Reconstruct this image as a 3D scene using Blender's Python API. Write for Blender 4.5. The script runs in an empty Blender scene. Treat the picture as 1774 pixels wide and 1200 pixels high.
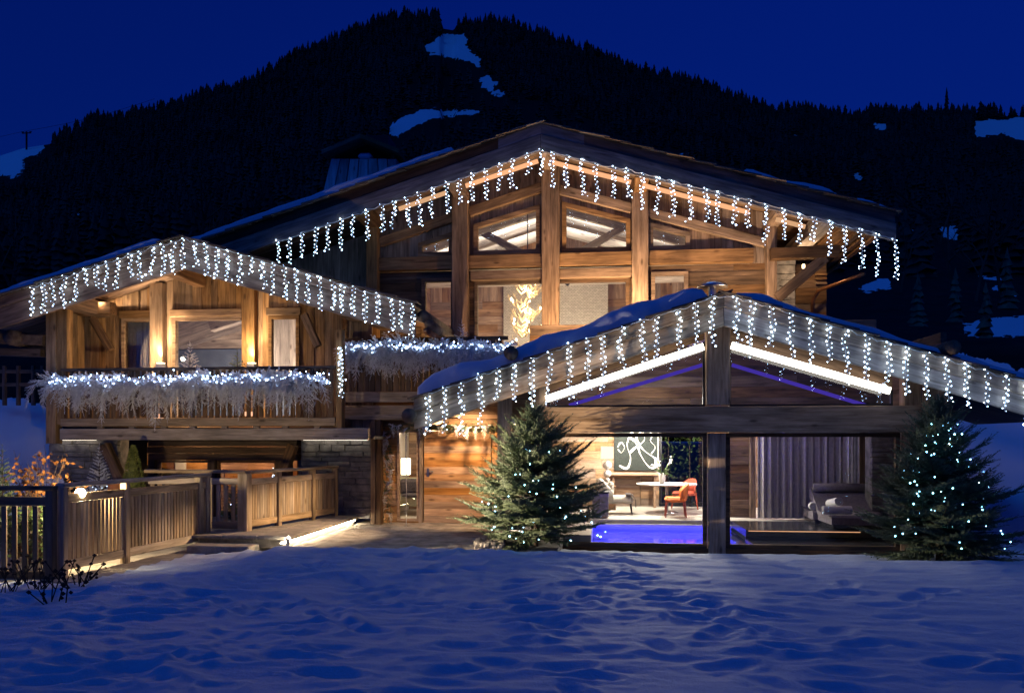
import bpy, math, random
import numpy as np
from mathutils import Vector, Matrix
S = bpy.context.scene
COL = S.collection
rnd = random.Random(7)
# ------------------------------------------------------------------ camera
EYE, F, VH, PSI = 1.79, 1380.0, 763.0, math.radians(6.5)
cd = bpy.data.cameras.new("camera"); cam = bpy.data.objects.new("camera", cd); COL.objects.link(cam)
cam.location = (0, 0, EYE); cam.rotation_euler = (math.radians(90), 0, PSI)
cd.sensor_width = 36.0; cd.lens = 36.0 * F / 1774.0
cd.shift_y = (VH - 600.0) / 1774.0
cd.clip_start = 0.1; cd.clip_end = 6000
S.camera = cam
# ------------------------------------------------------------------ sky, dusk sun, exposure
world = bpy.data.worlds.new("World"); S.world = world; world.use_nodes = True
nt = world.node_tree; nt.nodes.clear()
sky = nt.nodes.new("ShaderNodeTexSky"); sky.sky_type = 'NISHITA'; sky.sun_disc = False
sky.sun_elevation = math.radians(-1.5); sky.sun_rotation = math.radians(180 + 25)
sky.air_density = 1.0; sky.dust_density = 0.3; sky.ozone_density = 4.0
tint = nt.nodes.new("ShaderNodeMix"); tint.data_type = 'RGBA'; tint.blend_type = 'MULTIPLY'; tint.inputs[0].default_value = 1.0
tint.inputs[7].default_value = (0.10, 1.35, 5.6, 1)
bgn = nt.nodes.new("ShaderNodeBackground"); bgn.inputs[1].default_value = 0.128
wo = nt.nodes.new("ShaderNodeOutputWorld")
nt.links.new(sky.outputs[0], tint.inputs[6]); nt.links.new(tint.outputs[2], bgn.inputs[0]); nt.links.new(bgn.outputs[0], wo.inputs[0])
sd = bpy.data.lights.new("dusk_glow", 'SUN'); so = bpy.data.objects.new("dusk_glow", sd); COL.objects.link(so)
sd.energy = 0.27; sd.angle = math.radians(25); sd.color = (0.03, 0.26, 1.0)
so.rotation_euler = (math.radians(28), 0, math.radians(-25))
S.view_settings.view_transform = 'Standard'; S.view_settings.look = 'None'
S.view_settings.exposure = 0.0; S.view_settings.gamma = 1.0; S.view_settings.use_curve_mapping = False
S.render.engine = 'CYCLES'
S.cycles.use_denoising = True
S.cycles.max_bounces = 6; S.cycles.diffuse_bounces = 3; S.cycles.glossy_bounces = 3
S.cycles.transmission_bounces = 4; S.cycles.transparent_max_bounces = 14
S.cycles.caustics_reflective = False; S.cycles.caustics_refractive = False
S.cycles.sample_clamp_indirect = 3.0; S.cycles.use_light_tree = True

# ------------------------------------------------------------------ photo geometry -> place geometry
sP, cP = math.sin(PSI), math.cos(PSI)
def P(u, v, Y):
    k = u - 887.0
    dx = -sP * F + cP * k; dy = cP * F + sP * k
    t = Y / dy
    return Vector((dx * t, Y, EYE + (VH - v) * t))
def XX(u, Y): return P(u, VH, Y).x
def ZZ(u, v, Y): return P(u, v, Y).z
def G(u, v, z):                       # point at height z seen at (u, v)
    k = u - 887.0
    dx = -sP * F + cP * k; dy = cP * F + sP * k
    t = (z - EYE) / (VH - v)
    return Vector((dx * t, dy * t, z))
def proj(p):
    x, y, z = p
    d = -sP * x + cP * y; l = cP * x + sP * y
    return 887 + F * l / d, VH - F * (z - EYE) / d

# ------------------------------------------------------------------ object helpers
WM = {}
def put(o, parent=None, M=None):
    M = M if M is not None else Matrix.Identity(4)
    COL.objects.link(o)
    WM[o.name] = M
    if parent is not None:
        o.parent = parent
        o.matrix_basis = WM[parent.name].inverted() @ M
    else:
        o.matrix_basis = M
    return o
def tag(o, label=None, cat=None, group=None, kind=None):
    if label: o['label'] = label
    if cat: o['category'] = cat
    if group: o['group'] = group
    if kind: o['kind'] = kind
    return o
def thing(name, label, cat, loc=(0, 0, 0), group=None):
    o = bpy.data.objects.new(name, None); o.empty_display_size = .3
    put(o, None, Matrix.Translation(Vector(loc)))
    return tag(o, label, cat, group)
def mk(name, v, f, mat, parent=None, M=None, smooth=False, uvgrain=None):
    me = bpy.data.meshes.new(name)
    me.from_pydata([tuple(a) for a in v], [], f)
    for m in (mat if isinstance(mat, (list, tuple)) else [mat]): me.materials.append(m)
    if smooth: me.polygons.foreach_set("use_smooth", [True] * len(me.polygons))
    me.update()
    return put(bpy.data.objects.new(name, me), parent, M)
def mknp(name, V, T, mat, parent=None, M=None, mi=None, smooth=False):
    """triangles/quads from numpy: V (n,3), T (m,k)"""
    me = bpy.data.meshes.new(name)
    V = np.asarray(V, dtype=np.float32); T = np.asarray(T, dtype=np.int32)
    k = T.shape[1]
    me.vertices.add(len(V)); me.vertices.foreach_set("co", V.ravel())
    me.loops.add(T.size); me.loops.foreach_set("vertex_index", T.ravel())
    me.polygons.add(len(T)); me.polygons.foreach_set("loop_start", np.arange(len(T), dtype=np.int32) * k)
    for m in (mat if isinstance(mat, (list, tuple)) else [mat]): me.materials.append(m)
    if mi is not None: me.polygons.foreach_set("material_index", np.asarray(mi, dtype=np.int32))
    me.polygons.foreach_set("use_smooth", [smooth] * len(T))
    me.update(calc_edges=True)
    return put(bpy.data.objects.new(name, me), parent, M)
def frame_axes(x, up):
    x = Vector(x).normalized(); up = Vector(up)
    if abs(x.dot(up.normalized())) > .98: up = Vector((0, 1, 0)) if abs(x.y) < .9 else Vector((1, 0, 0))
    y = up.cross(x).normalized(); z = x.cross(y)
    return x, y, z
def basis(x, y, z, o):
    return Matrix(((x[0], y[0], z[0], o[0]), (x[1], y[1], z[1], o[1]), (x[2], y[2], z[2], o[2]), (0, 0, 0, 1)))
def beam(name, p0, p1, w, h, mat, parent=None, up=(0, 0, 1), seg=1, jit=0.0, ch=.012):
    """timber from p0 to p1, grain along local X; w across, h along 'up'"""
    p0, p1 = Vector(p0), Vector(p1); L = (p1 - p0).length
    x, y, z = frame_axes(p1 - p0, up)
    ch = min(ch, w * .3, h * .3)
    a, b = w / 2, h / 2
    sec = [(-a + ch, -b), (a - ch, -b), (a, -b + ch), (a, b - ch), (a - ch, b), (-a + ch, b), (-a, b - ch), (-a, -b + ch)]
    V, Fc = [], []
    for i in range(seg + 1):
        for (q, r) in sec:
            k = 1 + rnd.uniform(-jit, jit)
            V.append((L * i / seg, q * k, r * k))
    for i in range(seg):
        for j in range(8):
            Fc.append((i * 8 + j, i * 8 + (j + 1) % 8, i * 8 + 8 + (j + 1) % 8, i * 8 + 8 + j))
    Fc.append(tuple(range(7, -1, -1))); n = seg * 8
    Fc.append(tuple(range(n, n + 8)))
    return mk(name, V, Fc, mat, parent, basis(x, y, z, p0))
def box(name, x0, x1, y0, y1, z0, z1, mat, parent=None):
    if (x1 - x0) >= max(y1 - y0, z1 - z0):
        return beam(name, (x0, (y0 + y1) / 2, (z0 + z1) / 2), (x1, (y0 + y1) / 2, (z0 + z1) / 2), y1 - y0, z1 - z0, mat, parent)
    if (z1 - z0) >= (y1 - y0):
        return beam(name, ((x0 + x1) / 2, (y0 + y1) / 2, z0), ((x0 + x1) / 2, (y0 + y1) / 2, z1), x1 - x0, y1 - y0, mat, parent, up=(0, 1, 0))
    return beam(name, ((x0 + x1) / 2, y0, (z0 + z1) / 2), ((x0 + x1) / 2, y1, (z0 + z1) / 2), x1 - x0, z1 - z0, mat, parent)
def prism(name, pts, y0, y1, mat, parent=None, g=(1, 0), ch=0.0):
    """polygon pts [(x,z)...] extruded y0..y1; g grain direction in XZ"""
    gx, gz = Vector(g).normalized()
    ar = sum(pts[i][0] * pts[(i + 1) % len(pts)][1] - pts[(i + 1) % len(pts)][0] * pts[i][1] for i in range(len(pts)))
    if ar < 0: pts = pts[::-1]
    ox = sum(p[0] for p in pts) / len(pts); oz = sum(p[1] for p in pts) / len(pts)
    M = basis((gx, 0, gz), (0, 1, 0), (-gz, 0, gx), (ox, y0, oz))
    n = len(pts)
    def lc(p, y): return ((p[0] - ox) * gx + (p[1] - oz) * gz, y, -(p[0] - ox) * gz + (p[1] - oz) * gx)
    if ch > 0:
        inner = []
        for p in pts:
            d = Vector((ox - p[0], oz - p[1])); l = d.length
            inner.append(None)
        inner = inset(pts, ch)
        V = [lc(p, 0) for p in inner] + [lc(p, ch) for p in pts] + [lc(p, y1 - y0) for p in pts]
        Fc = [tuple(range(n))] + [(i, n + i, n + (i + 1) % n, (i + 1) % n) for i in range(n)]
        Fc += [(n + i, 2 * n + i, 2 * n + (i + 1) % n, n + (i + 1) % n) for i in range(n)] + [tuple(range(3 * n - 1, 2 * n - 1, -1))]
    else:
        V = [lc(p, 0) for p in pts] + [lc(p, y1 - y0) for p in pts]
        Fc = [tuple(range(n))] + [(i, n + i, n + (i + 1) % n, (i + 1) % n) for i in range(n)] + [tuple(range(2 * n - 1, n - 1, -1))]
    return mk(name, V, Fc, mat, parent, M)
def inset(pts, d):
    """inset a convex ccw polygon by d"""
    n = len(pts); out = []
    for i in range(n):
        a, b, c = Vector(pts[i - 1]), Vector(pts[i]), Vector(pts[(i + 1) % n])
        e1 = (b - a).normalized(); e2 = (c - b).normalized()
        n1 = Vector((-e1.y, e1.x)); n2 = Vector((-e2.y, e2.x))
        k = n1 + n2; q = k.length_squared
        out.append(tuple(b + k * (2 * d / q if q > .05 else 0)))
    return out
def ccw(pts):
    ar = sum(pts[i][0] * pts[(i + 1) % len(pts)][1] - pts[(i + 1) % len(pts)][0] * pts[i][1] for i in range(len(pts)))
    return pts if ar > 0 else pts[::-1]
def window(pts, y, parent, mat, fw=.09, dep=.12, name='window', glass=None):
    """window frame ring (part) with a pane (sub-part) in polygon pts (XZ)"""
    pts = ccw([tuple(p) for p in pts]); inn = inset(pts, fw); n = len(pts)
    V = [(p[0], y, p[1]) for p in pts] + [(p[0], y, p[1]) for p in inn] + [(p[0], y + dep, p[1]) for p in pts] + [(p[0], y + dep, p[1]) for p in inn]
    Fc = []
    for i in range(n):
        j = (i + 1) % n
        Fc += [(i, j, n + j, n + i), (n + i, n + j, 3 * n + j, 3 * n + i), (i, 2 * n + i, 2 * n + j, j), (2 * n + i, 3 * n + i, 3 * n + j, 2 * n + j)]
    w = mk(name, V, Fc, mat, parent)
    yg = y + dep * .5; il = inset(pts, fw - .012)
    m = len(il)
    GV = [(p[0], yg, p[1]) for p in il] + [(p[0], yg + .012, p[1]) for p in il]
    GF = [tuple(range(m)), tuple(range(2 * m - 1, m - 1, -1))]
    mk('pane', GV, GF, glass or M_glass, w)
    return w
def tube_np(pts, r, n=6, taper=None):
    pts = [Vector(p) for p in pts]; V, Fc = [], []
    for i, p in enumerate(pts):
        d = (pts[min(i + 1, len(pts) - 1)] - pts[max(i - 1, 0)])
        if d.length < 1e-6: d = Vector((0, 0, 1))
        x, y, z = frame_axes(d, (0, 0, 1))
        rr = r if taper is None else r * (1 + (taper - 1) * i / (len(pts) - 1))
        for k in range(n):
            a = 2 * math.pi * k / n
            V.append(p + y * (math.cos(a) * rr) + z * (math.sin(a) * rr))
    for i in range(len(pts) - 1):
        for k in range(n):
            Fc.append((i * n + k, i * n + (k + 1) % n, (i + 1) * n + (k + 1) % n, (i + 1) * n + k))
    Fc.append(tuple(range(n - 1, -1, -1))); Fc.append(tuple(range(len(V) - n, len(V))))
    return V, Fc
def tube(name, pts, r, mat, parent=None, n=6, taper=None, smooth=True):
    V, Fc = tube_np(pts, r, n, taper)
    return mk(name, V, Fc, mat, parent, None, smooth)
def join(parts):
    V, Fc = [], []
    for v, f in parts:
        o = len(V); V += list(v); Fc += [tuple(i + o for i in q) for q in f]
    return V, Fc
def lathe(prof, n=20, c=(0, 0, 0)):
    """profile [(r,z)...] around z"""
    V, Fc = [], []
    for r, z in prof:
        for k in range(n):
            a = 2 * math.pi * k / n
            V.append((c[0] + r * math.cos(a), c[1] + r * math.sin(a), c[2] + z))
    for i in range(len(prof) - 1):
        for k in range(n):
            Fc.append((i * n + k, i * n + (k + 1) % n, (i + 1) * n + (k + 1) % n, (i + 1) * n + k))
    Fc.append(tuple(range(n - 1, -1, -1))); Fc.append(tuple(range(len(V) - n, len(V))))
    return V, Fc
def rbox(x0, x1, y0, y1, z0, z1, c=.03):
    """chamfered block verts/faces (all edges)"""
    V = []
    for sx in (0, 1):
        for sy in (0, 1):
            for sz in (0, 1):
                X, Y, Z = (x0, x1)[sx], (y0, y1)[sy], (z0, z1)[sz]
                dx, dy, dz = (c, -c)[sx], (c, -c)[sy], (c, -c)[sz]
                V += [(X, Y + dy, Z + dz), (X + dx, Y, Z + dz), (X + dx, Y + dy, Z)]
    import bmesh
    bm = bmesh.new()
    for v in V: bm.verts.new(v)
    bmesh.ops.convex_hull(bm, input=bm.verts[:])
    bmesh.ops.dissolve_limit(bm, angle_limit=.01, verts=bm.verts[:], edges=bm.edges[:])
    bm.verts.index_update()
    VV = [tuple(v.co) for v in bm.verts]; FF = [tuple(v.index for v in f.verts) for f in bm.faces]
    bm.free()
    return VV, FF
def octa(c, r, s=1.0):
    x, y, z = c
    return [(x + r, y, z), (x - r, y, z), (x, y + r, z), (x, y - r, z), (x, y, z + r * s), (x, y, z - r * s)], [(0, 2, 4), (2, 1, 4), (1, 3, 4), (3, 0, 4), (2, 0, 5), (1, 2, 5), (3, 1, 5), (0, 3, 5)]
def light(name, kind, loc, W, col, parent=None, r=.05, **kw):
    d = bpy.data.lights.new(name, kind); d.energy = W * 2.6; d.color = col
    if kind in ('POINT', 'SPOT'): d.shadow_soft_size = r
    M = Matrix.Translation(Vector(loc))
    if 'aim' in kw:
        a = (Vector(kw['aim']) - Vector(loc)).normalized()
        M = M @ a.to_track_quat('-Z', 'Y').to_matrix().to_4x4()
    if kind == 'SPOT': d.spot_size = math.radians(kw.get('cone', 90)); d.spot_blend = kw.get('blend', .8)
    if kind == 'AREA':
        d.shape = 'RECTANGLE'; d.size = kw.get('sx', 1); d.size_y = kw.get('sy', 1)
    return put(bpy.data.objects.new(name, d), parent, M)

# ------------------------------------------------------------------ numpy noise
def vnoise(x, y, seed=0):
    xi = np.floor(x).astype(np.int64); yi = np.floor(y).astype(np.int64)
    fx = x - xi; fy = y - yi
    fx = fx * fx * fx * (fx * (fx * 6 - 15) + 10); fy = fy * fy * fy * (fy * (fy * 6 - 15) + 10)
    def h(a, b):
        n = (a * 374761393 + b * 668265263 + seed * 982451653) & 0x7fffffff
        n = ((n ^ (n >> 13)) * 1274126177) & 0x7fffffff
        return ((n ^ (n >> 16)) & 0xffff) / 65535.0
    a = h(xi, yi); b = h(xi + 1, yi); c = h(xi, yi + 1); d = h(xi + 1, yi + 1)
    return (a * (1 - fx) + b * fx) * (1 - fy) + (c * (1 - fx) + d * fx) * fy - .5
def fbm(x, y, o=4, seed=0):
    s = 0; a = 1.0
    for i in range(o):
        s = s + a * vnoise(x * 2 ** i + 13.7 * i, y * 2 ** i - 7.1 * i, seed + i); a *= .5
    return s
def inpoly(u, v, poly):
    u = np.asarray(u, float); v = np.asarray(v, float); r = np.zeros(u.shape, bool); n = len(poly)
    for i in range(n):
        x1, y1 = poly[i]; x2, y2 = poly[(i + 1) % n]
        c = ((y1 > v) != (y2 > v)) & (u < (x2 - x1) * (v - y1) / ((y2 - y1) if y2 != y1 else 1e-9) + x1)
        r ^= c
    return r

# ------------------------------------------------------------------ materials
def mat(name):
    m = bpy.data.materials.new(name); m.use_nodes = True
    return m, m.node_tree, m.node_tree.nodes["Principled BSDF"]
def N(t, typ, **kw):
    n = t.nodes.new(typ)
    for k, v in kw.items(): setattr(n, k, v)
    return n
def ramp(t, stops):
    r = N(t, "ShaderNodeValToRGB"); e = r.color_ramp.elements
    while len(e) < len(stops): e.new(.5)
    for i, (p, c) in enumerate(stops): e[i].position = p; e[i].color = (*c, 1)
    return r
def wood(name, dark, light, rough=.75, var=.5, bump=.35, spec=.25, sc=(1.1, 16, 16)):
    m, t, b = mat(name)
    tc = N(t, "ShaderNodeTexCoord"); oi = N(t, "ShaderNodeObjectInfo")
    cmb = N(t, "ShaderNodeVectorMath", operation='SCALE'); cmb.inputs[0].default_value = (37, 91, 53)
    t.links.new(oi.outputs['Random'], cmb.inputs['Scale'])
    add = N(t, "ShaderNodeVectorMath", operation='ADD'); t.links.new(tc.outputs['Object'], add.inputs[0]); t.links.new(cmb.outputs[0], add.inputs[1])
    mp = N(t, "ShaderNodeMapping"); mp.inputs['Scale'].default_value = sc; t.links.new(add.outputs[0], mp.inputs[0])
    n1 = N(t, "ShaderNodeTexNoise"); n1.inputs['Scale'].default_value = 1.0; n1.inputs['Detail'].default_value = 7; n1.inputs['Roughness'].default_value = .65; n1.inputs['Distortion'].default_value = .6
    t.links.new(mp.outputs[0], n1.inputs['Vector'])
    n2 = N(t, "ShaderNodeTexNoise"); n2.inputs['Scale'].default_value = 2.2; n2.inputs['Detail'].default_value = 3
    mp2 = N(t, "ShaderNodeMapping"); mp2.inputs['Scale'].default_value = (.6, 2.2, 2.2); t.links.new(add.outputs[0], mp2.inputs[0]); t.links.new(mp2.outputs[0], n2.inputs['Vector'])
    mid = tuple((a + c) / 2 for a, c in zip(dark, light))
    r1 = ramp(t, [(.30, dark), (.48, mid), (.68, light)]); t.links.new(n1.outputs[0], r1.inputs[0])
    # large blotches and per-board tone
    mr = N(t, "ShaderNodeMapRange"); mr.inputs[1].default_value = .3; mr.inputs[2].default_value = .7; mr.inputs[3].default_value = .62; mr.inputs[4].default_value = 1.25
    t.links.new(n2.outputs[0], mr.inputs[0])
    mv = N(t, "ShaderNodeMapRange"); mv.inputs[3].default_value = 1 - var; mv.inputs[4].default_value = 1 + var * .7; t.links.new(oi.outputs['Random'], mv.inputs[0])
    mu = N(t, "ShaderNodeMath", operation='MULTIPLY'); t.links.new(mr.outputs[0], mu.inputs[0]); t.links.new(mv.outputs[0], mu.inputs[1])
    # knots
    vo = N(t, "ShaderNodeTexVoronoi"); vo.inputs['Scale'].default_value = 1.0
    mp3 = N(t, "ShaderNodeMapping"); mp3.inputs['Scale'].default_value = (1.6, 4.5, 4.5); t.links.new(add.outputs[0], mp3.inputs[0]); t.links.new(mp3.outputs[0], vo.inputs['Vector'])
    kr = ramp(t, [(.06, (.25, .22, .2)), (.16, (1, 1, 1))]); t.links.new(vo.outputs['Distance'], kr.inputs[0])
    hs = N(t, "ShaderNodeHueSaturation"); t.links.new(r1.outputs[0], hs.inputs['Color']); t.links.new(mu.outputs[0], hs.inputs['Value'])
    fr = N(t, "ShaderNodeMath", operation='FRACT'); m17 = N(t, "ShaderNodeMath", operation='MULTIPLY'); m17.inputs[1].default_value = 17.3
    t.links.new(oi.outputs['Random'], m17.inputs[0]); t.links.new(m17.outputs[0], fr.inputs[0])
    ms = N(t, "ShaderNodeMapRange"); ms.inputs[3].default_value = .65; ms.inputs[4].default_value = 1.12; t.links.new(fr.outputs[0], ms.inputs[0]); t.links.new(ms.outputs[0], hs.inputs['Saturation'])
    mx = N(t, "ShaderNodeMix", data_type='RGBA', blend_type='MULTIPLY'); mx.inputs[0].default_value = .8
    t.links.new(hs.outputs[0], mx.inputs[6]); t.links.new(kr.outputs[0], mx.inputs[7]); t.links.new(mx.outputs[2], b.inputs['Base Color'])
    bp = N(t, "ShaderNodeBump"); bp.inputs['Strength'].default_value = bump; bp.inputs['Distance'].default_value = .012
    t.links.new(n1.outputs[0], bp.inputs['Height']); t.links.new(bp.outputs[0], b.inputs['Normal'])
    b.inputs['Roughness'].default_value = rough; b.inputs['Specular IOR Level'].default_value = spec
    return m
def plain(name, c, rough=.6, c2=None, scale=8, bump=0, metal=0, bscale=None, spec=.4, det=5):
    m, t, b = mat(name)
    tc = N(t, "ShaderNodeTexCoord"); n = N(t, "ShaderNodeTexNoise"); n.inputs['Scale'].default_value = scale; n.inputs['Detail'].default_value = det
    t.links.new(tc.outputs['Object'], n.inputs['Vector'])
    c2 = c2 or tuple(x * .75 for x in c)
    r = ramp(t, [(.32, c2), (.66, c)]); t.links.new(n.outputs[0], r.inputs[0]); t.links.new(r.outputs[0], b.inputs['Base Color'])
    if bump:
        n2 = N(t, "ShaderNodeTexNoise"); n2.inputs['Scale'].default_value = bscale or scale * 3; n2.inputs['Detail'].default_value = 5
        t.links.new(tc.outputs['Object'], n2.inputs['Vector'])
        bp = N(t, "ShaderNodeBump"); bp.inputs['Strength'].default_value = bump; bp.inputs['Distance'].default_value = .03
        t.links.new(n2.outputs[0], bp.inputs['Height']); t.links.new(bp.outputs[0], b.inputs['Normal'])
    b.inputs['Roughness'].default_value = rough; b.inputs['Metallic'].default_value = metal; b.inputs['Specular IOR Level'].default_value = spec
    return m
def emit(name, c, s):
    m = bpy.data.materials.new(name); m.use_nodes = True; t = m.node_tree; t.nodes.clear()
    e = N(t, "ShaderNodeEmission"); e.inputs[0].default_value = (*c, 1); e.inputs[1].default_value = s
    o = N(t, "ShaderNodeOutputMaterial"); t.links.new(e.outputs[0], o.inputs[0]); return m
def glass(name, tint=(.93, .95, .97), k=1.0, rough=0.0):
    m = bpy.data.materials.new(name); m.use_nodes = True; t = m.node_tree; t.nodes.clear()
    tr = N(t, "ShaderNodeBsdfTransparent"); tr.inputs[0].default_value = (*tint, 1)
    gl = N(t, "ShaderNodeBsdfGlossy"); gl.inputs['Roughness'].default_value = rough
    fr = N(t, "ShaderNodeFresnel"); fr.inputs[0].default_value = 1.45
    ml = N(t, "ShaderNodeMath", operation='MULTIPLY'); ml.inputs[1].default_value = k; ml.use_clamp = True
    mx = N(t, "ShaderNodeMixShader"); o = N(t, "ShaderNodeOutputMaterial")
    t.links.new(fr.outputs[0], ml.inputs[0]); t.links.new(ml.outputs[0], mx.inputs[0]); t.links.new(tr.outputs[0], mx.inputs[1]); t.links.new(gl.outputs[0], mx.inputs[2]); t.links.new(mx.outputs[0], o.inputs[0])
    return m, t, gl
M_glass = glass("window_glass")[0]
M_water, _t, _g = glass("pool_water", (.75, .85, 1.0), 1.25, .02)
_n = N(_t, "ShaderNodeTexNoise"); _n.inputs['Scale'].default_value = 3.0; _b = N(_t, "ShaderNodeBump"); _b.inputs['Strength'].default_value = .16; _b.inputs['Distance'].default_value = .05
_tc = N(_t, "ShaderNodeTexCoord"); _t.links.new(_tc.outputs['Object'], _n.inputs['Vector']); _t.links.new(_n.outputs[0], _b.inputs['Height']); _t.links.new(_b.outputs[0], _g.inputs['Normal'])
W_fac = wood("weathered_fascia_wood", (.11, .066, .042), (.37, .245, .165), var=.25)
W_tan = wood("sun_bleached_tan_timber", (.19, .115, .062), (.56, .385, .24), var=.22)
W_gold = wood("honey_larch_boards", (.13, .07, .03), (.42, .26, .12), var=.45)
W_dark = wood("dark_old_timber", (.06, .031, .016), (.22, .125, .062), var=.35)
W_post = wood("old_hewn_timber", (.11, .056, .025), (.37, .215, .105), var=.25)
W_door = wood("larch_door_boards", (.26, .11, .035), (.62, .33, .13), var=.28, rough=.55)
W_rail = wood("railing_wood", (.20, .14, .08), (.54, .40, .26), var=.22)
W_int = wood("interior_spruce_boards", (.16, .085, .04), (.42, .26, .14), var=.3)
W_shing = wood("wooden_shingles", (.07, .05, .038), (.24, .175, .12), var=.6)
W_pale = wood("silvered_pale_boards", (.22, .21, .20), (.56, .53, .50), var=.3)
W_ceil = wood("pale_ceiling_boards", (.24, .20, .17), (.62, .55, .49), var=.25)
W_grey = wood("grey_barn_boards", (.10, .09, .085), (.32, .29, .27), var=.4)
M_bark = plain("bark", (.11, .07, .045), .9, (.05, .035, .025), 18, .6)
M_logend = plain("log", (.20, .13, .08), .85, (.09, .055, .035), 9, .5)
M_stone = plain("grey_schist", (.23, .22, .22), .85, (.10, .097, .10), 5, .7, bscale=22)
M_concrete = plain("stone_slab", (.34, .30, .25), .85, (.2, .175, .15), 6, .5, bscale=30)
M_black = plain("black_metal", (.02, .02, .022), .4, metal=.6)
M_steel = plain("brushed_steel", (.5, .5, .5), .3, metal=1)
M_copper = plain("copper_gutter", (.30, .13, .06), .4, (.16, .08, .05), 5, metal=.8)
M_plaster = plain("cream_plaster", (.62, .57, .50), .8, (.52, .47, .41), 3)
M_white = plain("white_ceramic", (.8, .78, .74), .3, (.74, .72, .68), 4)
M_cloth = plain("cream_fabric", (.62, .58, .50), .9, (.5, .46, .39), 30)
M_greycloth = plain("grey_violet_fabric", (.22, .195, .225), .9, (.15, .135, .16), 20)
M_orange = plain("orange_leather", (.85, .22, .025), .5, (.75, .17, .02), 8)
M_redwood = plain("red_stained_wood", (.33, .06, .03), .5)
M_curtain = plain("grey_curtain", (.52, .48, .48), .85, (.42, .385, .40), 14)
M_voile = plain("white_voile", (.7, .68, .66), .85)
M_blueplast = plain("blue_grey_panel", (.10, .14, .22), .7, (.07, .10, .17), 3)
M_darkfl = plain("dark_slate_tile", (.04, .04, .045), .18, (.025, .025, .03), 5)
M_floor = plain("pale_stone_floor", (.58, .54, .47), .35, (.5, .46, .4), 3)
M_tile = plain("pool_tile", (.40, .46, .78), .35, (.34, .40, .70), 6)
M_towel = plain("white_towel", (.82, .81, .79), .95, (.7, .69, .67), 40, .4)
M_wire = plain("white_cable", (.62, .60, .56), .5)
M_terra = plain("terracotta", (.40, .16, .07), .8, (.28, .11, .05), 7)
M_leaf = plain("spruce_needles", (.13, .165, .080), .6, (.055, .085, .042), 3.0, det=8)
M_leaf2 = plain("dark_spruce_needles", (.10, .14, .07), .6, (.042, .070, .038), 3.0, det=8)
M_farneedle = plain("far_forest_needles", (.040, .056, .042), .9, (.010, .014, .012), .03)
M_flock = plain("snow_flocked_needles", (.86, .86, .88), .9, (.52, .53, .55), 7.0, det=8)
M_box = plain("clipped_conifer", (.17, .19, .045), .7, (.07, .09, .02), 12)
M_oleaf = plain("orange_winter_leaf", (.45, .18, .04), .7, (.22, .09, .03), 9)
M_gleaf = plain("green_leaf", (.08, .13, .04), .5, (.04, .07, .02), 9)
M_twig = plain("bare_twigs", (.10, .065, .045), .9)
M_dead = plain("dead_seed_heads", (.022, .016, .013), .95)
M_antler = plain("pale_antler", (.60, .47, .30), .5, (.42, .31, .18), 9)
M_fur = plain("dark_fur_throw", (.10, .085, .085), .95, (.04, .035, .035), 40, .6)
M_sofa = plain("sage_sofa", (.36, .35, .24), .9)
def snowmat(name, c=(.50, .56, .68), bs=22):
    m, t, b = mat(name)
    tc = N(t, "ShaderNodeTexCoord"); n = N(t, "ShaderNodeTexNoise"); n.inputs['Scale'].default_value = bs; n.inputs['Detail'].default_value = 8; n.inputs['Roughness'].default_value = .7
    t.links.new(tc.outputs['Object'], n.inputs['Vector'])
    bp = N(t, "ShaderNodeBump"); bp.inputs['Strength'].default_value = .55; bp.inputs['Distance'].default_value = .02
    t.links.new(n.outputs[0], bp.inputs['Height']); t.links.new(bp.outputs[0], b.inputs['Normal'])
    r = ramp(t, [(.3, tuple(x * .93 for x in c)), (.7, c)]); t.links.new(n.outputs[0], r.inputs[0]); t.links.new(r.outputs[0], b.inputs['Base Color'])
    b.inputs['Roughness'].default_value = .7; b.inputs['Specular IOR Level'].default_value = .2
    return m
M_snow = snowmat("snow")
L_cool = emit("led_cool_white", (.48, .70, 1.0), 26.0)
L_cool2 = emit("led_cool_white_dim", (.52, .70, 1.0), 7.0)
L_garl = emit("led_blue_white", (.40, .58, 1.0), 44.0)
L_tree = emit("led_ice_blue", (.28, .70, 1.0), 26.0)
L_strip = emit("led_strip_white", (1.0, .93, .80), 5.5)
L_warm = emit("lamp_warm", (1.0, .78, .45), 14.0)
L_warmdim = emit("warm_led", (1.0, .47, .23), 1.05)
L_blue = emit("pool_lamp_blue", (.10, .07, 1.0), 8.0)
L_violet = emit("violet_rafter_glow", (.16, .08, .9), .38)  # glow standing in for reflected violet light on the rafters
L_shade = emit("glowing_lampshade", (1.0, .84, .58), 2.6)
WARM = (1.0, .66, .36); WARMW = (1.0, .80, .56)
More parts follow.
